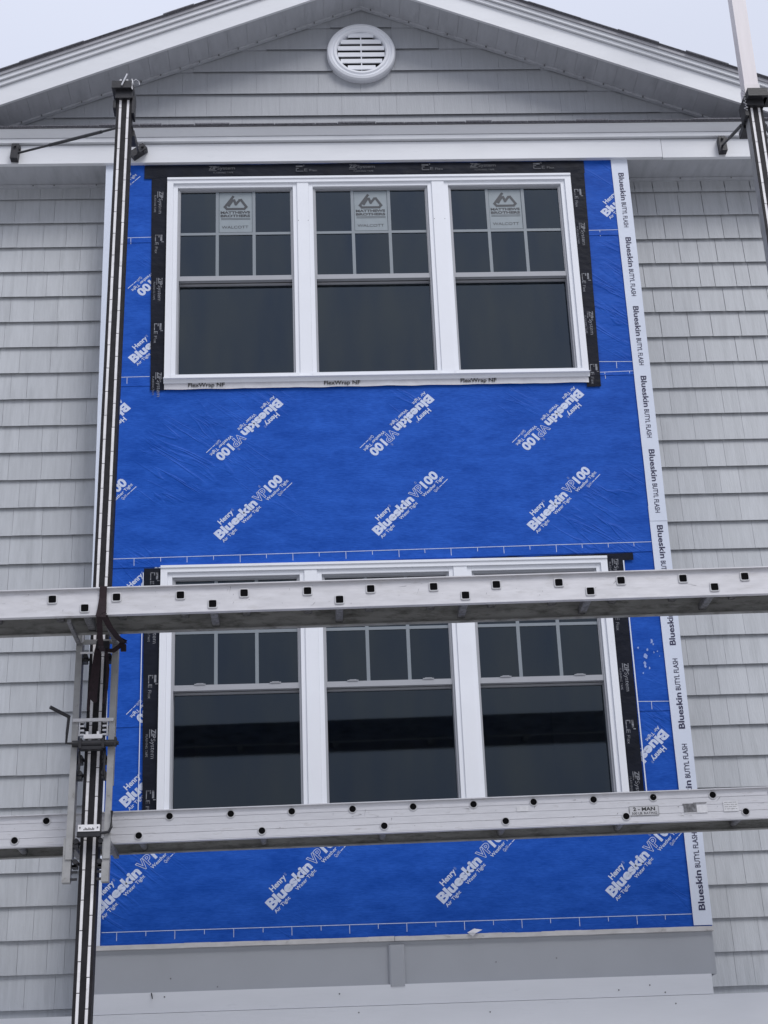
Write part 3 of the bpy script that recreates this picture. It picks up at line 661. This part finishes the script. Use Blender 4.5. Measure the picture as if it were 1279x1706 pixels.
# ---- windows
def ring(bm, x0, x1, z0, z1, w, y0, y1, wt=None, wb=None):
    wt = w if wt is None else wt; wb = w if wb is None else wb
    box(bm, x0, x0+w, y0, y1, z0, z1); box(bm, x1-w, x1, y0, y1, z0, z1)
    box(bm, x0+w, x1-w, y0, y1, z1-wt, z1); box(bm, x0+w, x1-w, y0, y1, z0, z0+wb)
for r, (z0, z1) in enumerate(ROWS):
    X0, X1 = -.888, 1.758; ZT = z1+.066; ZB = z0-.022
    # casing: outer band, then a stepped inner band round each opening
    bm = BM()
    box(bm, X0, WINS[0][0]-.028, -.036, .03, ZB, ZT); box(bm, WINS[2][1]+.028, X1, -.036, .03, ZB, ZT)
    box(bm, WINS[0][0]-.028, WINS[2][1]+.028, -.036, .03, z1+.028, ZT)
    box(bm, X0, X1, -.043, -.0365, ZT-.012, ZT+.003)
    part('window_casing', bm, M['window'], bevel=.002)
    bm = BM(); 
    for (a, b) in WINS:
        box(bm, a-.0275, a-.0005, -.022, .05, z0-.02, z1+.0275); box(bm, b+.0005, b+.0275, -.022, .05, z0-.02, z1+.0275)
        box(bm, a, b, -.022, .05, z1+.0005, z1+.0275)
    part('casing_step', bm, M['window'], bevel=.0015)
    for (a, b) in ((WINS[0][1]+.028, WINS[1][0]-.028), (WINS[1][1]+.028, WINS[2][0]-.028)):
        bm = BM(); box(bm, a, b, -.031, .05, ZB-.004, z1+.0278); mu_ = part('window_mullion', bm, M['window'], bevel=.002)
        if r == 0:
            bm = BM()
            for xx in (a+.006, b-.006): tube(bm, [(xx, -.0305, z1-.265), (xx, -.0318, z1-.265)], .0028, 8)
            h_ = build('screw_holes', bm, M['scuff']); h_.parent = mu_
    # sill with nosing
    bm = BM()
    for (a, b) in WINS: box(bm, a-.028, b+.028, -.042, .06, z0-.024, z0-.002)
    part('window_sill', bm, M['window'], bevel=.0015)
    bm = BM(); prism(bm, [(-.050, z0-.0245), (.05, z0-.0245), (.05, z0-.053), (-.026, z0-.053), (-.030, z0-.030), (-.050, z0-.030)], X0-.004, X1+.004, lambda p, t: (t, p[0], p[1])); part('sill_nosing', bm, M['window'])
    for wi, (a, b) in enumerate(WINS):
        mz = z0 + (z1-z0)*.515           # meeting rail centre
        bm = BM(); ring(bm, a-.002, b+.002, z0-.003, z1+.0004, .014, -.008, .16, wt=.012, wb=.006)
        w_ = part('window', bm, M['sash'])
        bm = BM(); ring(bm, a+.012, b-.012, mz-.020, z1-.011, .006, -.002, .031, wt=.006, wb=.033); o_ = build('upper_sash', bm, M['sash'], bevel=.001); o_.parent = w_
        bm = BM(); ring(bm, a+.006, b-.006, z0+.002, mz-.021, .008, .038, .072, wt=.012, wb=.008); o_ = build('lower_sash', bm, M['sash'], bevel=.001); o_.parent = w_
        bm = BM(); box(bm, a+.018, b-.018, .012, .016, mz+.012, z1-.017); o_ = build('pane', bm, M['glass']); o_.parent = w_
        bm = BM(); box(bm, a+.014, b-.014, .052, .056, z0+.010, mz-.034); o_ = build('pane', bm, M['glass']); o_.parent = w_
        gz0, gz1 = mz+.013, z1-.017; gx0, gx1 = a+.018, b-.018; gm = (gz0+gz1)/2
        for t in (1/3, 2/3):
            xx = gx0+(gx1-gx0)*t; bm = BM(); box(bm, xx-.010, xx+.010, .0055, .0115, gz0, gz1); o_ = build('muntin', bm, M['grille'], bevel=.001); o_.parent = w_
        bm = BM(); box(bm, gx0, gx1, .0058, .0112, gm-.009, gm+.009); o_ = build('muntin', bm, M['grille'], bevel=.001); o_.parent = w_
        if r == 1:
            for t in (.22, .80):
                xx = a+(b-a)*t; bm = BM(); box(bm, xx-.032, xx+.032, -.007, .010, mz+.0135, mz+.0185); box(bm, xx-.020, xx+.020, -.008, .010, mz+.0187, mz+.0215); o_ = build('sash_lock', bm, M['sash'], bevel=.001); o_.parent = w_
        if r == 0:
            sx0 = gx0+(gx1-gx0)/3+.012; sx1 = gx0+(gx1-gx0)*2/3-.012; sz0, sz1 = gm+.014, z1-.022
            cxm = (sx0+sx1)/2; sw = sx1-sx0
            it = [('#', 0, 0, sw, sz1-sz0, 0, 0, 0)]
            st = prints('sticker', it, (sx0, sz0), 0, .0105, [M['sticker']], w_)
            # emblem: rounded triangle band with an M inside, drawn as strokes, lettering under it
            bm = BM()
            def stroke(pts, wd, y, closed=False):
                P_ = [Vector((p[0], 0, p[1])) for p in pts]; n_ = len(P_)
                for i_ in range(n_ if closed else n_-1):
                    p, q = P_[i_], P_[(i_+1) % n_]; d_ = (q-p).normalized(); nn = Vector((-d_.z, 0, d_.x))*wd/2
                    e_ = d_*wd*.42
                    vv = [bm.verts.new(v_ + Vector((0, y-.00006*i_, 0))) for v_ in (p-nn-e_, q-nn+e_, q+nn+e_, p+nn-e_)]
                    f_ = bm.faces.new(vv)
            ex, ez, es = cxm-.002, sz1-.115, .068
            stroke([(ex-.22*es, ez+1.25*es), (ex-1.0*es, ez+.12*es), (ex-.80*es, ez-.12*es), (ex+.85*es, ez-.12*es), (ex+1.05*es, ez+.1*es), (ex+.55*es, ez+.88*es), (ex+.40*es, ez+.86*es), (ex+.05*es, ez+.40*es), (ex-.12*es, ez+.85*es), (ex-.27*es, ez+.85*es), (ex-.62*es, ez+.25*es)], .0165, .0097)
            bm.normal_update()
            for f_ in bm.faces:
                if f_.normal.y > 0: f_.normal_flip()
            me = bpy.data.meshes.new('e'); bm.to_mesh(me); bm.free()
            tmp = BM(); tmp.from_mesh(st.data); tmp.from_mesh(me)
            for f_ in tmp.faces: f_.material_index = 0 if abs(f_.calc_center_median().y-.0105) < 1e-5 else 1
            def addtext(s_, u0, v0, wd, cap, bold):
                vs, fs = text_geo(s_, bold); x_0 = min(v[0] for v in vs); x_1 = max(v[0] for v in vs); hh = cap_h(bold)
                nv = [tmp.verts.new((u0+(v[0]-x_0)/(x_1-x_0)*wd, .0096, v0+v[1]/hh*cap)) for v in vs]
                for f in fs:
                    ff = tmp.faces.new([nv[i_] for i_ in f]); ff.material_index = 1
            for v_ in (): pass
            addtext('MATTHEWS', cxm-.098, sz1-.158, .192, .019, .045)
            addtext('BROTHERS', cxm-.098, sz1-.184, .192, .019, .045)
            addtext('WALCOTT', cxm-.090, sz0+.028, .172, .020, .0)
            for zz in (sz1-.196, sz1-.205):
                q_ = [tmp.verts.new(p) for p in ((cxm-.095, .0096, zz), (cxm+.095, .0096, zz), (cxm+.095, .0096, zz+.003), (cxm-.095, .0096, zz+.003))]
                tmp.faces.new(q_).material_index = 1
            tmp.normal_update()
            for f_ in tmp.faces:
                if f_.normal.y > 0: f_.normal_flip()
            tmp.to_mesh(st.data); tmp.free(); st.data.materials.append(M['stickerink'])

# ================================================================== POLES
def pole_xf(xb, lean):
    sh = Matrix.Identity(4); sh[0][2] = lean; sh[0][3] = xb
    return sh
def scaffold_pole(xb, lean, ztop, label, side_grey):
    """square pump-jack pole: black rubber faced front with two bare metal strips cut at regular joints"""
    PY0, PY1 = -.95, -.862
    t = thing('scaffold_pole', label, 'scaffold pole', (xb, -.905, 0), 'poles in front of the house')
    inv = Matrix.Translation((-xb, .905, 0)); xf = pole_xf(xb, lean)
    def P(name, bm, m, **k): o = build(name, bm, m, None, **k); o.parent = t; o.matrix_parent_inverse = inv; return o
    bm = BM(); box(bm, -.043, .043, PY0+.004, PY1, .02, ztop, xf=xf); P('shaft', bm, M['frame'] if side_grey else M['black'])
    bm = BM()
    for a, b in ((-.0455, -.030), (-.0145, .0155), (.031, .0455)): box(bm, a, b, PY0-.003, PY0+.0035, .02, ztop, xf=xf)
    P('rubber_facing', bm, M['black'], bevel=.0015)
    for (a, b), off in (((-.0295, -.015), .0), ((.016, .0305), .072)):
        bm = BM(); z = .03+off
        while z < ztop-.02:
            z2 = min(z+.1415, ztop-.01)
            box(bm, a+rs.uniform(-.0006, .0006), b+rs.uniform(-.0006, .0006), PY0-.001, PY0+.0034, z, z2, xf=xf); z = z2+.0042
        P('metal_strip', bm, M['strip'])
    bm = BM(); box(bm, -.15, .15, -1.05, -.76, 0, .02, xf=xf); P('foot_plate', bm, M['blacksteel'])
    return t, xf, P
p1, xf1, P1 = scaffold_pole(-1.1676, .0138, 7.735, 'black faced scaffold pole carrying the pump jack, nearer the left side of the bay', False)
p2, xf2, P2 = scaffold_pole(2.7455, .0, 7.70, 'black faced scaffold pole at the right frame edge with pale upper length', True)
# head of the left pole
def lx(z, u=0.): return -1.1676+.0138*z+u
bm = BM(); box(bm, -.072, .052, -1.0, -.80, 7.715, 7.765, xf=xf1); box(bm, -.052, .05, -.975, -.83, 7.66, 7.7145, xf=xf1); box(bm, -.066, -.048, -.96, -.87, 7.60, 7.652, xf=xf1); box(bm, .047, .060, -.96, -.87, 7.56, 7.68, xf=xf1)
P1('pole_cap', bm, M['blacksteel'], bevel=.004)
bm = BM(); 
for xx in (-.022, .016): box(bm, xx-.006, xx+.006, -.99, -.975, 7.7655, 7.782, xf=xf1)
tube(bm, [xf1 @ Vector((-.012, -1.01, 7.725)), xf1 @ Vector((.016, -1.0, 7.812))], .005, 6); P('x', bm, M) if False else P1('locking_pin', bm, M['cable'])
bm = BM(); tube(bm, [xf1 @ Vector(p) for p in ((.035, -.99, 7.76), (.046, -1.0, 7.775), (.053, -1.0, 7.745), (.051, -1.0, 7.70), (.047, -1.0, 7.71), (.048, -1.0, 7.755), (.07, -1.0, 7.772), (.088, -.99, 7.762), (.09, -.99, 7.74))], .0025, 6); P1('wire_loop', bm, M['cable'])
# head and extension of the right pole
bm = BM(); box(bm, -.052, .07, -1.02, -.80, 7.60, 7.655, xf=xf2); box(bm, -.048, .048, -.98, -.83, 7.56, 7.5995, xf=xf2); box(bm, -.066, -.046, -.96, -.86, 7.50, 7.63, xf=xf2); box(bm, .05, .12, -1.0, -.9, 7.60, 7.64, xf=xf2)
P2('pole_cap', bm, M['blacksteel'], bevel=.004)
bm = BM(); box(bm, -.043, .043, -.948, -.868, 7.701, 10.4, xf=xf2); box(bm, -.047, .047, -.955, -.862, 7.656, 7.735, xf=xf2); P2('pole_extension', bm, M['paleu'], bevel=.003)
bm = BM()
for k in range(7): tube(bm, [xf2 @ Vector((-.05-.004*math.sin(k*2), -.96, 7.69-.022*k)), xf2 @ Vector((-.066+.006*math.sin(k*3), -.965, 7.679-.022*k)), xf2 @ Vector((-.052, -.96, 7.668-.022*k))], .004, 6)
P2('wire_lashing', bm, M['cable'])

def brace(label, arms, P_a):
    """arms: (pole end, block centre, block angle)"""
    t = thing('pole_brace', label, 'pole brace', arms[0][0], 'braces tying the poles to the eave board')
    inv = Matrix.Translation(-Vector(arms[0][0]))
    for a, b, ang in arms:
        a, b = Vector(a), Vector(b)
        bm = BM(); tube(bm, [a, b+(a-b)*.02], .0075, 8); tube(bm, [b+(a-b)*.35, b+(a-b)*.85], .0105, 8)
        o = build('brace_arm', bm, M['blacksteel'], smooth=False); o.parent = t; o.matrix_parent_inverse = inv
        xf = Matrix.Translation(b) @ Matrix.Rotation(R(ang), 4, 'Y')
        bm = BM(); box(bm, -.024, .024, -.035, .018, -.055, .055, xf=xf); box(bm, .024, .034, -.03, -.005, .02, .045, xf=xf)
        tube(bm, [xf @ Vector((0, -.05, .035)), xf @ Vector((0, -.03, .035))], .009, 8)
        o = build('brace_foot', bm, M['blacksteel'], bevel=.002); o.parent = t; o.matrix_parent_inverse = inv
    bm = BM(); c = Vector(P_a); box(bm, c.x-.056, c.x+.056, c.y-.06, c.y+.05, c.z-.02, c.z+.02)
    o = build('clamp', bm, M['blacksteel'], bevel=.003); o.parent = t; o.matrix_parent_inverse = inv
brace('black two armed brace from the left pole head to the eave board', [((-1.10, -.90, 7.50), (-1.877, -.0595, 7.914), 4), ((-1.02, -.90, 7.50), (-1.075, -.0595, 7.912), 52)], (-1.0645, -.795, 7.49))
brace('black brace from the right pole head to the eave board', [((2.69, -.90, 7.50), (2.787, -.0595, 7.914), -2), ((2.80, -.90, 7.50), (3.15, -.0595, 7.914), -10)], (2.7455, -.795, 7.50))

# ================================================================== PLANKS
def plank(label, yf, yb, xc, zc, slope, h, holes, m, square, ribs, Lh=2.6):
    """ladder-type aluminium stage: front and back rails, rungs right through them, deck on top"""
    t = thing('scaffold_plank', label, 'scaffold plank', (xc, (yf+yb)/2, zc-h/2), 'aluminium stages across the bay')
    inv = Matrix.Translation((-xc, -(yf+yb)/2, -(zc-h/2)))
    xf = Matrix.Translation((xc, 0, zc)) @ Matrix.Rotation(-slope, 4, 'Y')
    def P(name, bm, mm, **k): o = build(name, bm, mm, None, **k); o.parent = t; o.matrix_parent_inverse = inv; return o
    a, b = -h/2, h/2
    for nm, y0, y1, s in (('front_rail', yf, yf+.005, 1), ('back_rail', yb-.005, yb, -1)):
        bm = BM()
        if ribs and s == 1:
            n_ = 4
            for k in range(n_):
                z0_, z1_ = a+.004+(h-.008)*k/n_, a+.004+(h-.008)*(k+1)/n_
                box(bm, -Lh, Lh, y0-.0008*(k % 2), y1, z0_+.0018, z1_-.0004)
            box(bm, -Lh, Lh, y0+.0025, y1+.001, a, b)
        else: box(bm, -Lh, Lh, y0, y1, a+.0042, b-.0042)
        yy0, yy1 = (yf-.003, yf+.028) if s == 1 else (yb-.028, yb+.003)
        box(bm, -Lh, Lh, yy0-(.014 if s == 1 else 0), yy1, b-.004, b+.001, xf=None); box(bm, -Lh, Lh, yy0, yy1, a-.001, a+.004)
        for v in bm.verts: v.co = xf @ v.co
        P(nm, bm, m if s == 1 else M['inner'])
    bm = BM(); box(bm, -Lh+.02, Lh-.02, yf+.0285, yb-.0285, b-.020, b-.004, xf=xf); 
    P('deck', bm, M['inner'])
    for (hx, hz) in holes:
        r_ = .0205 if square else .0170
        xc_ = hx-xc; zc_ = hz-zc - slope*(xc_)
        seg = 20; rings = []
        bm = BM()
        # flared tube end around a flat black disc, the bore's shade put into colour
        def pt(k, rad, y):
            th = 2*math.pi*k/seg
            if square:
                c_, s_ = math.cos(th), math.sin(th); e = .32
                u_, w_ = math.copysign(abs(c_)**e, c_)*rad*.92, math.copysign(abs(s_)**e, s_)*rad*.92
            else: u_, w_ = math.cos(th)*rad, math.sin(th)*rad
            return xf @ Vector((xc_+u_, y, zc_+w_))
        prof = [(r_*1.32, yf-.0015), (r_*1.28, yf-.005), (r_*1.02, yf-.006), (r_*.98, yf-.0022)]
        for k in range(seg): rings.append([bm.verts.new(pt(k, r, y)) for r, y in prof])
        for k in range(seg):
            A, B = rings[k], rings[(k+1) % seg]
            for i in range(len(prof)-1):
                f = bm.faces.new((A[i], A[i+1], B[i+1], B[i])); f.material_index = 0 if i < 3 else 1
        bm.faces.new([rg[-1] for rg in rings]).material_index = 1
        # outside of the rung between the rails
        if zc_ < .01 or square:
            q = [[bm.verts.new(pt(k, r_*1.05, y)) for k in range(seg)] for y in (yf+.006, yb-.006)]
            for k in range(seg): bm.faces.new((q[0][k], q[0][(k+1) % seg], q[1][(k+1) % seg], q[1][k])).material_index = 2
        bmesh.ops.recalc_face_normals(bm, faces=bm.faces)
        o = P('rung', bm, None)
        for mm in (M['label'], M['bore'], M['scuff']): o.data.materials.append(mm)
    return t, xf, P
UPH = [(-1.299+.3188*k, 4.372+.0108*.3188*k) for k in range(-4, 16)]
UPL = [(-1.137+.6365*k, 4.322+.0108*.6365*k) for k in range(-2, 8)]
plank_u, xfu, PU = plank('upper scaffold stage with square rung holes, strapped over the left pole', -1.4, -1.1, .385, 4.332, .0093, .138, [(x*.987, 1.6+(z-1.6)*.987) for x, z in UPH+UPL], M['alu'], True, False)
LOH = [(-1.364+.3092*k, 3.366+.0100*.3092*k) for k in range(-4, 16) if k != 1]
LOL = [(-1.519+.6195*k, 3.272+.0100*.6195*k) for k in range(-2, 8)]
plank_l, xfl, PL = plank('lower ribbed scaffold stage with round rung holes and load labels', -.8, -.5, .36, 3.335, .0093, .157, LOH+LOL, M['alu2'], False, True)
def rot_print(P_parent, items, x, z, y, mats, name, slope=.0093):
    o = prints(name, items, (x, z), slope, y, mats, None); 
    return o
# labels on the lower stage
inv_l = Matrix.Translation((-.36, .65, -(3.335-.0785)))
def stick(o): o.parent = plank_l; o.matrix_parent_inverse = inv_l
o = prints('load_label', [('#', 0, 0, .152, .048, 0, 0, 0)], (1.597, 3.303), .0093, -.8045, [M['label']], None); stick(o)
o = prints('load_label', [('2 - MAN', .020, .024, .114, .019, .035, 0, 0), ('500 LB. RATING', .012, .006, .13, .012, .01, 0, 0), ('#', 0, 0, .152, .0015, 0, 0, 0), ('#', 0, .0465, .152, .0015, 0, 0, 0), ('#', 0, 0, .0015, .048, 0, 0, 0), ('#', .1505, 0, .0015, .048, 0, 0, 0)], (1.597, 3.303), .0093, -.8050, [M['blackink']], None); stick(o)
o = prints('worn_sticker', [('#', 0, .004, .066, .044, 0, 0, 0), ('#', -.006, .042, .05, .006, 0, 0, 0)], (1.880, 3.310), .0093, -.8045, [M['scuff']], None); stick(o)
o = prints('worn_sticker', [('#', .066, 0, .055, .038, 0, 0, 1), ('#', .0, -.003, .122, .003, 0, 0, 1), ('#', .05, .045, .07, .005, 0, 0, 0)], (1.880, 3.312), .0093, -.8046, [M['scuff'], M['whitelabel']], None); stick(o)
o = prints('paper_label', [('#', 0, 0, .078, .055, 0, 0, 0)], (2.085, 3.312), .0093, -.8045, [M['whitelabel']], None); stick(o)
o = prints('paper_label', [('#', .006+.011*i, .012+.011*j, .007+.003*((i*7+j*3) % 2), .002, 0, 0, 0) for i in range(6) for j in range(4)], (2.085, 3.312), .0093, -.8050, [M['scuff']], None); stick(o)
o = prints('paper_label', [('#', 0, 0, .06, .028, 0, 0, 0)], (1.02, 3.343), .0093, -.8045, [M['whitelabel']], None); stick(o)

def scratches(parent, inv, xr, zc, slope, xc, y, n, seed):
    q_ = random.Random(seed)
    for grp in range(1):
        it = []
        for k in range(n):
            x = q_.uniform(*xr); z = zc+slope*(x-xc)+q_.uniform(-.055, .055); l = q_.choice((.006, .01, .018, .04))*q_.uniform(.6, 1.3); a = q_.choice((0, .1, -.2, 1.4, 1.2, .8))
            w = q_.choice((.0012, .0018, .003)); dx, dz = math.cos(a)*l/2, math.sin(a)*l/2; nx, nz = -math.sin(a)*w/2, math.cos(a)*w/2
            it.append(('#%.4f,%.4f;%.4f,%.4f;%.4f,%.4f' % (x-dx, z-dz, x+dx+nx, z+dz+nz, x+dx*.7-nx, z+dz*.7-nz), 0, 0, 1, 1, 0, 0, k % 3 == 0))
        o = prints('scratch_marks', it, (0, 0), 0, y, [M['scuff'], M['alu']], None); o.parent = parent; o.matrix_parent_inverse = inv; stuff(o)
scratches(plank_l, inv_l, (-1.6, 2.3), 3.335, .0093, .36, -.8035, 60, 3)
scratches(plank_u, Matrix.Translation((-.385, 1.25, -(4.332-.069))), (-1.6, 2.3), 4.332, .0093, .385, -1.4008, 60, 4)

# ================================================================== PUMP JACK
jack = thing('pump_jack', 'steel pump jack with crank handle clamped round the left pole', 'pump jack', (-1.12, -.95, 3.0))
invj = Matrix.Translation((1.12, .95, -3.0))
def J(name, bm, m, **k): o = build(name, bm, m, None, **k); o.parent = jack; o.matrix_parent_inverse = invj; return o
def jb(bm, u0, u1, y0, y1, z0, z1): box(bm, u0, u1, y0, y1, z0, z1, xf=xf1)
for s in (-1, 1):
    a, b = sorted((s*.076, s*.108))
    bm = BM(); jb(bm, a, b, -1.005, -.999, 3.13, 4.335); jb(bm, a if s > 0 else b-.004, a+.004 if s > 0 else b, -.999, -.93, 3.13, 4.335); jb(bm, a if s < 0 else b-.004, a+.004 if s < 0 else b, -.999, -.955, 3.5, 4.335)
    J('side_rail', bm, M['frame'], bevel=.0012)
    bm = BM(); a2, b2 = (a-.012, b-.004) if s < 0 else (a-.006, b-.002)
    jb(bm, a2+.006, b2-.006, -.949, -.56, 3.212, 3.236); J('arm_bar', bm, M['scuff']); bm = BM(); jb(bm, a2, b2, -.999, -.96, 3.15, 3.236); jb(bm, a2, b2, -.998, -.95, 3.02, 3.1495); J('lower_arm', bm, M['frame'], bevel=.002)
    bm = BM(); jb(bm, a+.006, b-.008, -1.37, -.96, 4.222, 4.240); jb(bm, a+.004, b-.004, -.99, -.96, 4.17, 4.2215); J('upper_arm', bm, M['scuff'], bevel=.002)
    bm = BM(); jb(bm, s*.074-.004, s*.074+.004, -1.02, -1.006, 4.24, 4.34); jb(bm, min(s*.074, s*.108), max(s*.074, s*.108), -1.02, -1.006, 4.236, 4.2395); J('corner_angle', bm, M['label'])
    # rollers and links hugging the pole
    for zc in (3.80, 3.64, 3.56, 3.22, 3.12, 4.17):
        bm = BM(); c0 = xf1 @ Vector((s*.060, -1.0, zc)); c1 = xf1 @ Vector((s*.060, -.93, zc)); tube(bm, [c0, c1], .013, 12); jb(bm, min(s*.050, s*.075), max(s*.050, s*.075), -.995, -.94, zc-.03, zc-.016); J('roller', bm, M['blacksteel'])
    bm = BM()
    for k in range(4): jb(bm, min(s*.046, s*.068), max(s*.046, s*.068), -1.008, -.99, 3.748+.022*k, 3.757+.022*k)
    jb(bm, s*.070-.003, s*.070+.003, -1.008, -.99, 3.745, 3.835); J('spring', bm, M['cable'])
    bm = BM(); tube(bm, [xf1 @ Vector(p) for p in ((s*.056, -1.0, 3.70), (s*.064, -1.006, 3.66), (s*.062, -1.006, 3.58), (s*.072, -1.0, 3.52))], [.008, .006, .007, .005], 8); J('link', bm, M['blacksteel'])
bm = BM(); jb(bm, -.104, .10, -1.018, -1.004, 3.818, 3.834); J('cross_bar', bm, M['label'], bevel=.002)
bm = BM(); jb(bm, -.084, .084, -1.010, -1.0045, 4.178, 4.187); J('cross_bar', bm, M['strip'])
bm = BM(); jb(bm, -.09, .09, -1.012, -1.002, 4.228, 4.252); J('cross_bar', bm, M['frame'], bevel=.002)
bm = BM(); jb(bm, -.045, .048, -1.022, -1.0, 3.728, 3.750); jb(bm, -.034, -.022, -1.02, -1.0, 3.750, 3.765); jb(bm, .02, .032, -1.02, -1.0, 3.750, 3.765); J('grip_plate', bm, M['strip'], bevel=.002)
bm = BM(); tube(bm, [xf1 @ Vector((-.098, -1.03, 3.700)), xf1 @ Vector((.112, -1.03, 3.700))], .017, 14); jb(bm, -.058, .058, -1.045, -1.0, 3.668, 3.684); jb(bm, -.064, -.05, -1.05, -1.0, 3.672, 3.724); jb(bm, .05, .064, -1.05, -1.0, 3.672, 3.724); tube(bm, [xf1 @ Vector((.10, -1.03, 3.70)), xf1 @ Vector((.132, -1.03, 3.70))], .011, 10); jb(bm, .112, .122, -1.05, -1.01, 3.685, 3.727)
J('winch_drum', bm, M['blacksteel'], bevel=0)
bm = BM(); tube(bm, [xf1 @ Vector(p) for p in ((-.09, -1.04, 3.700), (-.125, -1.05, 3.700), (-.123, -1.055, 3.75), (-.117, -1.06, 3.83))], .0075, 8); tube(bm, [xf1 @ Vector(p) for p in ((-.112, -1.06, 3.83), (-.16, -1.09, 3.85), (-.203, -1.12, 3.868))], [.0085, .0095, .0095], 10)
J('crank_handle', bm, M['blacksteel'])
bm = BM(); jb(bm, -.05, .056, -1.022, -1.0, 3.262, 3.295); lp = J('maker_plate', bm, M['strip'], bevel=.0015)
bm = BM(); 
for k in range(9): jb(bm, -.022+.006*k, -.0185+.006*k, -1.0232, -1.0222, 3.268, 3.274+.003*((k*5) % 3))
for u in (-.04, .046): tube(bm, [xf1 @ Vector((u, -1.026, 3.280)), xf1 @ Vector((u, -1.02, 3.280))], .0035, 8)
J('plate_rivets', bm, M['blacksteel'])
bm = BM(); jb(bm, -.055, .06, -1.018, -.99, 3.238, 3.2615); tube(bm, [xf1 @ Vector(p) for p in ((.05, -1.01, 3.252), (.10, -1.02, 3.256), (.112, -1.02, 3.28), (.112, -1.02, 3.36))], .0075, 8); J('foot_lever', bm, M['blacksteel'])
for z in (3.10, 3.07, 3.035): 
    bm = BM(); jb(bm, -.10, -.047, -.995, -.985, z-.006, z+.006); jb(bm, .047, .098, -.995, -.985, z-.006, z+.006); J('cross_bar', bm, M['blacksteel'])

# ================================================================== STRAP
def ribbon(bm, pts, widths):
    """pts: (x, y, z); band whose width runs across its path, roughly in the wall plane"""
    P_ = [Vector(p) if p[1] > -1.14 else Vector((p[0]*.987, -9+(p[1]+9)*.987, 1.6+(p[2]-1.6)*.987)) for p in pts]; A = []
    for i, p in enumerate(P_):
        t_ = (P_[min(i+1, len(P_)-1)]-P_[max(i-1, 0)]).normalized(); s_ = t_.cross(Vector((0, 1, 0)))
        if s_.length < .3: s_ = Vector((1, 0, 0))
        s_.normalize(); 
        if s_.x < 0: s_ = -s_
        w_ = widths[i] if isinstance(widths, (list, tuple)) else widths
        n_ = t_.cross(s_).normalized()*.0012
        A.append([bm.verts.new(p-s_*w_/2-n_), bm.verts.new(p+s_*w_/2-n_), bm.verts.new(p+s_*w_/2+n_), bm.verts.new(p-s_*w_/2+n_)])
    for a, b in zip(A, A[1:]):
        for k in range(4): bm.faces.new((a[k], a[(k+1) % 4], b[(k+1) % 4], b[k]))
    bm.faces.new(A[0]); bm.faces.new(A[-1][::-1]); bmesh.ops.recalc_face_normals(bm, faces=bm.faces)
bm = BM()
ribbon(bm, [(-1.040, -1.145, 4.440), (-1.040, -1.25, 4.442), (-1.045, -1.318, 4.430), (-1.047, -1.309, 4.37), (-1.050, -1.312, 4.31), (-1.055, -1.314, 4.27)], [.036, .036, .036, .037, .045, .05])
ribbon(bm, [(-1.062, -1.3135, 4.29), (-1.066, -1.25, 4.22), (-1.070, -1.16, 4.17), (-1.072, -1.08, 4.165)], [.03, .028, .026, .026])
ribbon(bm, [(-1.045, -1.3155, 4.29), (-1.015, -1.24, 4.235), (-.985, -1.12, 4.215), (-.965, -1.05, 4.215)], [.032, .03, .034, .03])
ribbon(bm, [(-.965, -1.06, 4.235), (-.985, -1.06, 4.20), (-1.02, -1.055, 4.175), (-1.05, -1.05, 4.18)], [.035, .025, .025, .02])
sb = build('ratchet_strap', bm, M['strap']); sb['label'] = 'dark maroon strap looped over the upper stage and hanging at the pump jack'; sb['category'] = 'strap'
bm = BM()
ribbon(bm, [(-1.090, -1.045, 4.235), (-1.10, -1.05, 4.17), (-1.105, -1.055, 4.10), (-1.112, -1.06, 4.0), (-1.115, -1.06, 3.93), (-1.10, -1.058, 3.905)], [.03, .036, .04, .045, .04, .02])
o = build('strap_tail', bm, M['strap']); o.parent = sb
bm = BM(); ribbon(bm, [(-1.115, -1.045, 4.14), (-1.13, -1.05, 4.02), (-1.138, -1.05, 3.92), (-1.140, -1.05, 3.865)], [.014, .016, .014, .012])
ribbon(bm, [(-1.06, -1.042, 4.19), (-1.045, -1.045, 4.08), (-1.05, -1.045, 3.98), (-1.065, -1.045, 3.90)], [.018, .014, .014, .01]); o = build('strap_tail', bm, M['strap']); o.parent = sb
bm = BM(); box(bm, -.982, -.955, -1.068, -1.05, 4.17, 4.205); o = build('strap_end', bm, M['strap'], bevel=.004); o.parent = sb
bm = BM(); box(bm, -1.105, -1.04, -1.075, -1.045, 4.185, 4.222); o = build('ratchet', bm, M['blacksteel'], bevel=.004); o.parent = sb

# parts modelled in world space whose parent's own matrix is still at the wall foot
for o in siding.children: pass
